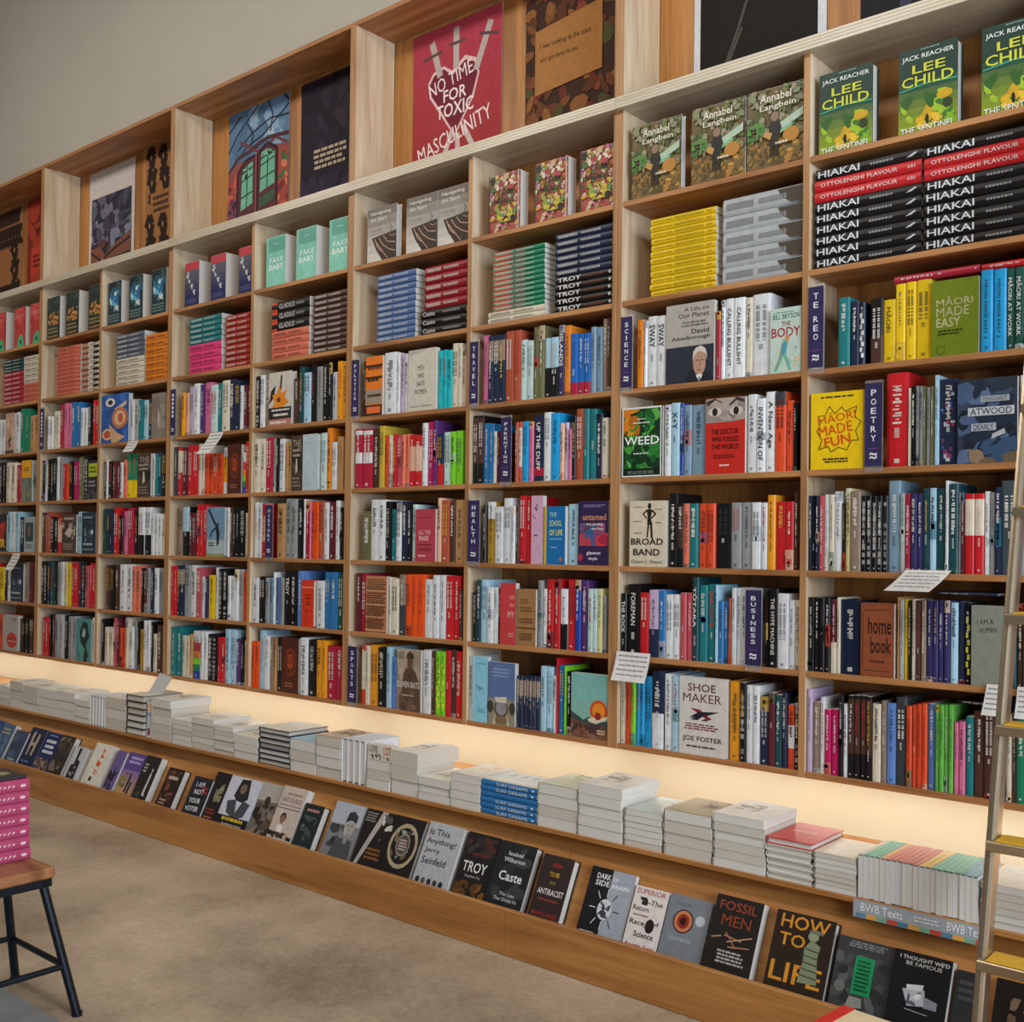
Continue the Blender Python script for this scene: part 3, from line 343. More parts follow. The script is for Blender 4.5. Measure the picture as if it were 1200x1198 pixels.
'P6': '5a7a98|n 0 60 100 100 22 10 6a8cae,4c6c8c,88a4be,a8bccc,5c7c9c;l 23263a 1.4 0,70 14,82 30,90 50,100;l 23263a 1.4 0,86 20,96;l 23263a 1.4 16,70 40,80 70,86 100,84;l 23263a 1.4 10,60 30,70 60,76 100,92;l 23263a 1.4 30,90 42,78 36,68;l 23263a 1.4 66,100 74,88 70,76;l 23263a 1.4 92,100 100,94;l 4a2c34 3 0,54 16,64 34,66 50,68;l 6a3c44 2.4 20,76 50,64 80,70 100,62;l 4a2c34 3 40,68 66,72 100,70;p 8a4a4c 0,54 16,60 40,62 70,66 100,62 100,0 0,0;n 0 30 18 56 10 5 c85a4c,a0443c,6a2c38;p 5a2c34 16,52 30,60 46,62 46,8 16,4;p 5a2c34 50,62 66,68 82,62 82,16 50,10;p 6fb094 22,22 42,26 42,58 32,56 24,50;p 6fb094 54,32 78,36 78,60 66,64 56,62;l 20302c 1.1 22,44 42,48;l 20302c 1.1 22,50 42,54;l 20302c 1.1 54,52 78,56;l 20302c 1.1 54,57 78,61;l 20302c 1.1 22,32 42,35;l 20302c 1.1 54,42 78,45;l 20302c 1.1 32,24 33,56;l 20302c 1.1 66,34 67,64;n 26 46 40 54 5 2.4 20302c,8ac8a8;n 58 54 74 62 5 2.4 20302c,8ac8a8;l 2a1620 1.8 16,4 16,52 30,60 46,62;l 2a1620 1.8 50,10 50,62 66,68 82,62 82,16;p 3f5a44 54,20 78,24 78,32 54,28;r 84 14 100 60 a0483c;n 84 10 100 58 16 4.5 c05a4c,3f6a3c,7a2c34,d07a5c;p 6a3038 16,4 82,16 82,22 16,12;n 0 6 16 34 14 4 3a2a44,5a3a54,8a4a54;n 8 0 98 10 26 4.5 c8a08c,7a3a3c,d8b8a0,a85a54',
'P7': '9c6a40|l 26140f 7 6,92 20,102 30,94 24,83 10,80;e 18 91 8 6 26140f;e 20 93 3 2.4 a8744c;l 26140f 6 10,80 28,74 40,82;l 26140f 7 52,90 66,100 76,92 70,81 56,78;e 64 89 8 6 26140f;e 66 91 3 2.4 a8744c;l 26140f 6 56,78 74,72 86,80;l 26140f 7 10,70 24,80 34,72 28,61 14,58;e 22 69 8 6 26140f;e 24 71 3 2.4 a8744c;l 26140f 6 14,58 32,52 44,60;l 26140f 7 60,70 74,80 84,72 78,61 64,58;e 72 69 8 6 26140f;e 74 71 3 2.4 a8744c;l 26140f 6 64,58 82,52 94,60;r 20 40 100 62 9c6a40;l 26140f 7 4,34 18,44 28,36 22,25 8,22;e 16 33 8 6 26140f;e 18 35 3 2.4 a8744c;l 26140f 6 8,22 26,16 38,24;l 26140f 7 54,32 68,42 78,34 72,23 58,20;e 66 31 8 6 26140f;e 68 33 3 2.4 a8744c;l 26140f 6 58,20 76,14 88,22;l 26140f 7 8,16 22,26 32,18 26,7 12,4;e 20 15 8 6 26140f;e 22 17 3 2.4 a8744c;l 26140f 6 12,4 30,-2 42,6;l 26140f 7 58,14 72,24 82,16 76,5 62,2;e 70 13 8 6 26140f;e 72 15 3 2.4 a8744c;l 26140f 6 62,2 80,-4 92,4;d 30 44 92 60 3 4a2c1c',
'P8': 'c9c0bc|r 6 10 94 76 2c2a38;n 6 34 94 76 70 7 3c3c4c,4a4a5c,5c5c6c,28283a,6a6a78,747482;n 6 24 94 44 14 8 5a3a34,3a2a30,7a7c94;p 7a4a3c 6,30 24,32 40,22 60,30 94,38 94,14 6,14;l 241c20 2 6,28 30,18 60,26 94,32;p 241e22 6,10 94,10 94,20 40,18 6,14;l c0a898 1.6 8,14 30,16 34,20',
'P9': '7c241a|n 0 0 100 100 22 14 8c2a1e,641a14,a83a26;p c04030 26,24 98,28 98,54 30,52;d 40 32 90 46 3 5a1810',
'P10': '97623a|l 26140f 5 8,98 0,84;l 26140f 5 19,98 11,84;l 26140f 5 30,98 22,84;l 26140f 5 41,98 33,84;l 26140f 5 52,98 44,84;l 26140f 5 63,98 55,84;l 26140f 5 74,98 66,84;l 26140f 5 85,98 77,84;l 26140f 5 96,98 88,84;l 26140f 6 8,82 2,70 12,62;l 26140f 6 21,82 15,70 25,62;l 26140f 6 34,82 28,70 38,62;l 26140f 6 47,82 41,70 51,62;l 26140f 6 60,82 54,70 64,62;l 26140f 6 73,82 67,70 77,62;l 26140f 6 86,82 80,70 90,62;l 26140f 6 99,82 93,70 103,62;l 26140f 7 60,56 74,66 84,58 78,47 64,44;e 72 55 8 6 26140f;e 74 57 3 2.4 a8744c;l 26140f 6 64,44 82,38 94,46;l 26140f 7 62,36 76,46 86,38 80,27 66,24;e 74 35 8 6 26140f;e 76 37 3 2.4 a8744c;l 26140f 6 66,24 84,18 96,26;l 26140f 6 8,24 0,12;l 26140f 6 19,24 11,12;l 26140f 6 30,24 22,12;l 26140f 6 41,24 33,12;l 26140f 6 52,24 44,12;l 26140f 6 63,24 55,12;l 26140f 6 74,24 66,12;l 26140f 6 85,24 77,12;l 26140f 6 96,24 88,12;e 6 6 5 5 26140f;e 19 6 5 5 26140f;e 32 6 5 5 26140f;e 45 6 5 5 26140f;e 58 6 5 5 26140f;e 71 6 5 5 26140f;e 84 6 5 5 26140f;e 97 6 5 5 26140f',
}
def art_mesh(name, key, fn, w, h, m):
    bg, spec = ARTS[key].split('|', 1) if '|' in ARTS[key] else (ARTS[key], '')
    mb = MB(); A = Art(mb, fn, w/h); A.r = random.Random(len(key)*7+sum(map(ord, key)))
    A.k = 0; A.poly([(0, 0), (100, 0), (100, 100), (0, 100)], bg); A.run(spec)
    return mb
# ------------------------------------------------------------------ the room
BAY, T1, T2 = .6579, .020, .0389
D = {8: 0.0}
for d in range(7, -2, -1): D[d] = D[d+1]-BAY-(T1 if (d+1) % 2 == 0 else T2)
D[9] = BAY+T2; D[10] = D[9]+BAY+T1; D[11] = D[10]+BAY+T2
H = .30; TH = .018; DEPTH = .20
ZS = {k: (7-k)*H for k in range(2, 8)}; ZS[1] = 1.841; ZS[0] = 2.1646
ZTOP = 2.875; FLOOR = -.577; XL, XR = D[-1]-T2, D[11]
def bay(c): return D[c], D[c+1]-(T1 if (c+1) % 2 == 0 else T2)
def struct(name, a, b, m):
    mb = MB(); mb.box(a, b); o = mb.obj(name, m); o['kind'] = 'structure'; return o
struct('floor', (-9, -6, FLOOR-.1), (5, .5, FLOOR), M_FLOOR)
struct('wall_back', (-9, .235, FLOOR), (5, .4, 4.6), M_WALL)
struct('ceiling', (-9, -6, 4.6), (5, .5, 4.7), plain('ceiling_paint', 'c9c5bd', .9, 0, 3, .02))
struct('wall_left', (-9.2, -6, FLOOR), (-9, .5, 4.6), M_WALL)
struct('floor_patch_1', (-2.9, -3.0, FLOOR), (-1.0, -1.635, FLOOR+.002), plain('grey_floor_patch', '8a8d8e', .5, 0, 12, .1))  # thin grey rectangle on the floor, under and left of the stool

# ------------------------------------------------------------------ bookcase units, each two bays wide
def board(name, a, b, m, parent, off=(0, 0, 0)):
    mb = MB(); mb.bevbox(a, b, .0012); o = recalc(mb.obj(name, m, parent)); return o
unit_names = ['white pine ply bookcase unit at the far end of the wall', 'pine ply bookcase unit under the stormy volcano print', 'pine ply bookcase unit under the arcade print and dark poster', 'pine ply bookcase unit under the red heart and swords poster', 'pine ply bookcase unit under the black stem photograph', 'pine ply bookcase unit beyond the ladder']
for i, c in enumerate((-1, 1, 3, 5, 7, 9)):
    x0 = D[c]-T2/2; x1 = D[c+2]-T2/2; u = empty('bookcase', (x0, 0, 0))
    tag(u, unit_names[i].replace('white ', ''), 'bookcase', 'bookcase units along the wall')
    X = lambda v: v-x0
    t = T2/2-.0004
    for a, b in ((0, t), (x1-x0-t, x1-x0-.0008)):
        board('side_panel', (a, 0, 0-TH/2), (b, DEPTH+.02, ZS[0]), M_WZ, u)
        board('side_panel', (a, 0, ZS[0]+.040), (b, DEPTH+.02, ZTOP), M_WZ, u)
        mb = MB(); mb.box((a, -.0011, -TH/2), (b, -.0001, ZS[0])); mb.box((a, -.0011, ZS[0]+.0405), (b, -.0001, ZTOP)); mb.obj('unlit_edge_strip', M_WE, u)  # added strip keeps the front edge free of the painted side light
    board('divider', (D[c+1]-T1-x0, .001, -TH/2), (D[c+1]-x0, DEPTH, ZS[0]), M_WZ, u)
    mb = MB(); mb.box((D[c+1]-T1-x0, -.0002, -TH/2), (D[c+1]-x0, .0009, ZS[0])); mb.obj('unlit_edge_strip', M_WE, u)
    for bb in (c, c+1):
        l, r = bay(bb)
        for k in range(1, 8): board('shelf', (X(l)+.0005, .0015, ZS[k]-TH/2), (X(r)-.0005, DEPTH, ZS[k]+TH/2), M_WX, u)
    board('back_panel', (t+.0005, DEPTH+.0005, -TH/2), (x1-x0-t-.001, DEPTH+.012, ZS[0]), M_WB, u)
    board('back_panel', (t+.0005, DEPTH+.0205, ZS[0]+.04), (x1-x0-t-.001, DEPTH+.03, ZTOP), M_WB, u)
    board('top_board', (0, 0, ZTOP), (x1-x0-.001, DEPTH+.02, ZTOP+.02), M_WX, u)
    lo = board('ledge_strip', (0, -.022, ZS[0]), (x1-x0-.0006, DEPTH+.03, ZS[0]+.040), M_EDGE, u); lo['label'] = 'paler projecting ply edge'
    mb = MB()
    for zz in (.010, .020, .030): mb.box((.001, -.0226, ZS[0]+zz), (x1-x0-.001, -.0219, ZS[0]+zz+.0016), 'b3a07a')
    mb.obj('ply_layer', M_MATT, u)
    # glowing strip under the lowest shelf
    ls = empty('strip_light', (x0, .047, -TH/2)); tag(ls, 'warm strip lamp under the lowest shelf, ' + ('far end of the wall', 'below the second unit from the far end', 'below the middle bookcase unit', 'below the unit with the red poster', 'below the unit nearest the ladder', 'beyond the ladder')[i], 'lamp', 'strip lamps under the lowest shelf')
    mb = MB(); mb.box((.03, -.012, -.004), (x1-x0-.03, .012, -.0005), 'gy'); mb.obj('housing', M_ALU, ls)
    mb = MB(); mb.box((.035, -.008, -.0062), (x1-x0-.035, .008, -.0041)); mb.obj('diffuser', M_LED, ls)

# ------------------------------------------------------------------ bench below: lit panel, worktop, sloping trough
LEDGE, LY = -.2035, -.385
bench = empty('display_bench', (XL, 0, FLOOR)); tag(bench, 'long ply display bench with lit cream back panel and sloping book trough', 'bench')
def bn(name, a, b, m): return board(name, (a[0]-XL, a[1], a[2]-FLOOR), (b[0]-XL, b[1], b[2]-FLOOR), m, bench)
o = bn('back_panel', (XL, .19, FLOOR), (XR, .2, -TH/2), M_LITWALL); o['label'] = 'cream lit back panel'
seams = [XL, D[1]-.3, D[2]+.55, D[4]-.1, D[5]+.18, D[6]+.55, D[8]-.6, D[9]+.2, XR]
for a, b in zip(seams, seams[1:]):
    o = bn('worktop', (a+.0006, LY, LEDGE-.014), (b-.0006, .19, LEDGE), M_BENCH)
    # sloping panel that the books lean against
    mb = MB(); p0 = (-.3265, LEDGE-.0142); p1 = (-.4645, -.4995)
    q = [(a+.0008-XL, p0[0], p0[1]-FLOOR), (b-.0008-XL, p0[0], p0[1]-FLOOR), (b-.0008-XL, p1[0], p1[1]-FLOOR), (a+.0008-XL, p1[0], p1[1]-FLOOR)]
    k = [(x, y+.018, z) for x, y, z in q]
    for f in ((q[0], q[3], q[2], q[1]), (k[0], k[1], k[2], k[3]), (q[0], q[1], k[1], k[0]), (q[2], q[3], k[3], k[2]), (q[1], q[2], k[2], k[1]), (q[3], q[0], k[0], k[3])): mb.face(f, 'wh')
    recalc(mb.obj('slope_panel', M_BENCH, bench))
for a, b in ((XL, D[3]-.35), (D[3]-.35, D[7]-.05), (D[7]-.05, XR)):
    bn('lip_board', (a+.0006, -.515, FLOOR+.001), (b-.0006, -.497, -.437), M_BENCH)
bn('trough_floor', (XL, -.4969, -.52), (XR, -.42, -.5), M_BENCH)
bn('end_panel', (XR-.018, -.4965, FLOOR), (XR, -.01, LEDGE-.015), M_BENCH)

# ------------------------------------------------------------------ books
ROT = dict(
    shelved=Matrix(((1, 0, 0), (0, 1, 0), (0, 0, 1))),
    facing=Matrix(((0, 1, 0), (-1, 0, 0), (0, 0, 1))),       # front cover to the room, spine at its left
    flat=Matrix(((0, 0, -1), (0, 1, 0), (1, 0, 0))),         # lying, spine to the room
    tail=Matrix(((0, 1, 0), (0, 0, 1), (1, 0, 0))),          # lying, page ends to the room
    spine_up=Matrix(((1, 0, 0), (0, 0, 1), (0, -1, 0))))
def pose(o, how, loc, tilt=0, turn=0):
    M = ROT[how].to_4x4()
    if tilt: M = Matrix.Rotation(tilt, 4, 'X') @ M
    if turn: M = Matrix.Rotation(turn, 4, 'Z') @ M
    o.matrix_world = Matrix.Translation(loc) @ M
def shell(mb, t, w, h, col, hard, spine_col=None, n=4, back=None, e=.005):
    bt = .0026 if hard else .0009
    pr = [(0, w), (0, e)]
    for i in range(1, n): a = math.pi*i/n; pr.append((t/2-t/2*math.cos(a), e-e*math.sin(a)))
    pr += [(t, e), (t, w)]
    inner = [(t-bt, w), (t-bt, e)] + [(t/2+(t/2-bt)*math.cos(math.pi*i/n), e-max(e-bt*.6, e*.2)*math.sin(math.pi*i/n)) for i in range(1, n)] + [(bt, e), (bt, w)]
    k = len(mb.v); P = pr+inner; m = len(pr)
    for z in (0, h): mb.v += [(x, y, z) for x, y in P]
    N = len(P)
    for i in range(N):
        j = (i+1) % N; mb.f.append((k+i, k+j, k+N+j, k+N+i))
        mb.c.append(lin(spine_col if spine_col and 1 <= i < m-2 else (back or col)))
    for i in range(m-1):       # end caps between outer and inner line
        a, b, c, d = i, i+1, N-2-i, N-1-i
        mb.f.append((k+a, k+d, k+c, k+b)); mb.c.append(lin(col)); mb.f.append((k+N+a, k+N+b, k+N+c, k+N+d)); mb.c.append(lin(col))
def spine_fn(t, h):
    e = .005
    def fn(u, v, lift):
        x = t*u/100; a = math.acos(max(-1, min(1, 1-2*u/100))); return (x, e-e*math.sin(a)-.0004-lift, h*v/100)
    return fn
def flat_fn(t, h, e=.005): return lambda u, v, lift: (t*u/100, -.0005-lift, h*v/100)
def contrast(col): return 'e3e0da' if lum(col) < .22 else '2a2a30'
def spine_print(mb, t, h, code, text, rnd, base):
    fn = spine_fn(t, h); A = Art(mb, fn, t/h); bands = MIX[code][2] if code in MIX else []
    def rect(u0, v0, u1, v1, col, flat=False):
        A.k += .25
        if flat: ff = flat_fn(t, h); mb.face([ff(u0, v0, 3e-4), ff(u1, v0, 3e-4), ff(u1, v1, 3e-4), ff(u0, v1, 3e-4)], col); return
        us = [u for u in (0, 15, 50, 85, 100) if u0 < u < u1]; us = [u0]+us+[u1]
        for a, b in zip(us, us[1:]): mb.face([fn(a, v0, A.k*4e-5), fn(b, v0, A.k*4e-5), fn(b, v1, A.k*4e-5), fn(a, v1, A.k*4e-5)], col)
    if bands == 'zig':
        for i in range(8): rect(20 if i % 2 else 45, 12+i*9, 60 if i % 2 else 85, 19+i*9, 'wh' if 'white' in MIX[code][0] else 'd8d840')
    elif bands == 'patch':
        for i in range(26): a = rnd.uniform(6, 70); b = rnd.uniform(4, 90); rect(a, b, a+rnd.uniform(10, 26), b+rnd.uniform(2, 6), rnd.choice(('b8303c', '3a5aa8', 'a8b4cc', '6a3a6a', '1c2444')))
    elif bands == 'grid':
        for i in range(9):
            if rnd.random() < .85: rect(22, 10+i*9.5, 78, 10+i*9.5+rnd.uniform(4, 8), rnd.choice(('8a8d92', '6a6d72', '97938a')))
    else:
        for a, b, c in bands: rect(0, a*100, 100, b*100, c)
        if not bands and t < .034 and rnd.random() < .4:      # printed picture or colour block on the spine
            acc = mix(base, rnd.choice(('c9cdd0', '2a2c34', 'b8402c', '2a6a8a', 'c8a03c', '3a6a50', '8a6a9a', 'd8b8a0', '1c1c20')), rnd.uniform(.35, .8))
            v0, v1 = rnd.choice(((0, rnd.uniform(8, 30)), (rnd.uniform(78, 92), 100), (rnd.uniform(30, 45), rnd.uniform(52, 66)), (0, 6)))
            rect(0, v0, 100, v1, acc)
            for _ in range(3):
                a = rnd.uniform(v0, v1-(v1-v0)*.3); rect(rnd.uniform(5, 45), a, rnd.uniform(55, 95), a+(v1-v0)*.28, mix(acc, base, rnd.uniform(.2, .7)), True)
    cc = contrast(base)
    if bands and isinstance(bands, list): cc = contrast(base)
    if text:
        L = min(72, max(18, len(text)*(6.5 if len(text) > 6 else 8))); w = min(60, 1.15*(L/len(text))*h/t)
        vs, fs, _ = glyphs(text); A.k += 3; n = len(mb.v); top = 88
        ff = flat_fn(t, h)
        for a, b in vs: mb.v.append(ff(50-w/2+w*b, top-L*a, 3.2e-4))
        for f in fs: mb.f.append(tuple(n+i for i in f)); mb.c.append(lin(cc))
        v = 88-L-6
    else:
        v = rnd.uniform(84, 94); ll = rnd.uniform(30, 52); wd = rnd.uniform(28, 55); two = t > .026 and rnd.random() < .4; A.k += 3
        cols = [cc] if rnd.random() < .7 else [rnd.choice(('d8b04a', 'd8d4cc', '3a3a40', 'b83a3a')) if lum(base) < .3 else rnd.choice(('a8303a', '2a3a6a', '3a3a40', '2a5a50'))]
        end = v-ll
        ink = mix(cols[0], base, rnd.uniform(.12, .45)); wd = rnd.uniform(22, 44)
        while v > end:
            s = rnd.uniform(.8, 2.6)
            if two: rect(22, v-s, 42, v, ink, True); rect(58, v-s*.9, 78, v, ink, True)
            else: rect(50-wd/2+rnd.choice((0, 0, wd*.3)), v-s, 50+wd/2-rnd.choice((0, 0, wd*.25)), v, ink, True)
            v -= s+rnd.choice((.6, .6, .6, 2.2))
    if rnd.random() < .8 and v > 26:
        wd = rnd.uniform(14, 24); e2 = v-rnd.uniform(8, 16); v -= 4; ink = mix(cc, base, .4)
        while v > max(e2, 14): s = rnd.uniform(.8, 2.2); rect(50-wd/2, v-s, 50+wd/2, v, ink, True); v -= s+.7
    if rnd.random() < .6: rect(38, 4, 62, 4+20*t/h, mix(cc, base, .35), True)
def cols_of(code):
    c = code.split('/')[0]
    base = MIX[c][1] if c in MIX else c
    return c, base
def cname(code):
    p = code.split('/')
    n = MIX[p[0]][0] if p[0] in MIX else PAL[p[0]][0]
    if len(p) > 1: n += ' and ' + PAL[p[1]][0]
    return n
def jitter(col, rnd, a=.1):
    c = lin(col); k = 1+rnd.uniform(-a, a); return tuple(min(1, v*k) for v in c[:3])+(1,)
_cache = {}
def book(name, t, w, h, code, how, loc, text=None, art=None, hard=None, rnd=R, tilt=0, turn=0, key=None, pages=True, prt=True, warm=False, white=False):
    """one book: cover (the object itself) > page_block, spine_print, cover_print"""
    if key is not None and key in _cache:
        src = _cache[key]; o = src.copy(); C.objects.link(o)
        for k in ('label', 'category', 'group'):
            if k in o: del o[k]
        for ch in src.children: c = ch.copy(); C.objects.link(c); c.parent = o
        pose(o, how, loc, tilt, turn); return o
    hard = (t > .024) if hard is None else hard
    p = code.split('/'); c, base = cols_of(code)
    bc = ARTS[art].split('|')[0] if art and code == '-' else jitter(base, rnd, .08)
    mb = MB(); shell(mb, t, w, h, 'wh' if white else bc, hard, bc, e=.0012 if how == 'spine_up' else .005); o = mb.obj(name, M_COVER); recalc(o)
    bt = .0026 if hard else .0009; ins = .004 if hard else .0006
    if pages:
        pb = MB(); pb.box((bt+.0001, .0045, ins), (t-bt-.0001, w-ins*1.2, h-ins)); pb.obj('page_block', M_PAGE2 if warm else M_PAGE, o)
    if prt:
        sp = MB()
        if len(p) > 1: MIX['_'] = ('', base, [(0, .42, p[1])]); spine_print(sp, t, h, '_', text, rnd, base)
        else: spine_print(sp, t, h, c, text, rnd, bc)
        if how in ('shelved', 'flat', 'spine_up') and not art: sp.obj('spine_lettering', M_COVER, o)
    if art:
        lift = 13 if name == 'leaning_book' else 0
        am = art_mesh('cover_print', art, lambda u, v, l: (t+.0002+l, .0008+(w-.0012)*u/100, .0006+(h-.0012)*(v if v <= 0 else lift+v*(100-lift)/100)/100), w, h, M_COVER)
        am.obj('cover_print', M_COVER, o)
    pose(o, how, loc, tilt, turn)
    if key is not None: _cache[key] = o
    return o
ORD = 'first second third fourth fifth sixth seventh eighth ninth tenth eleventh twelfth thirteenth fourteenth fifteenth sixteenth seventeenth eighteenth nineteenth twentieth'.split()
NUM = 'zero one two three four five six seven eight nine ten eleven twelve thirteen fourteen'.split()

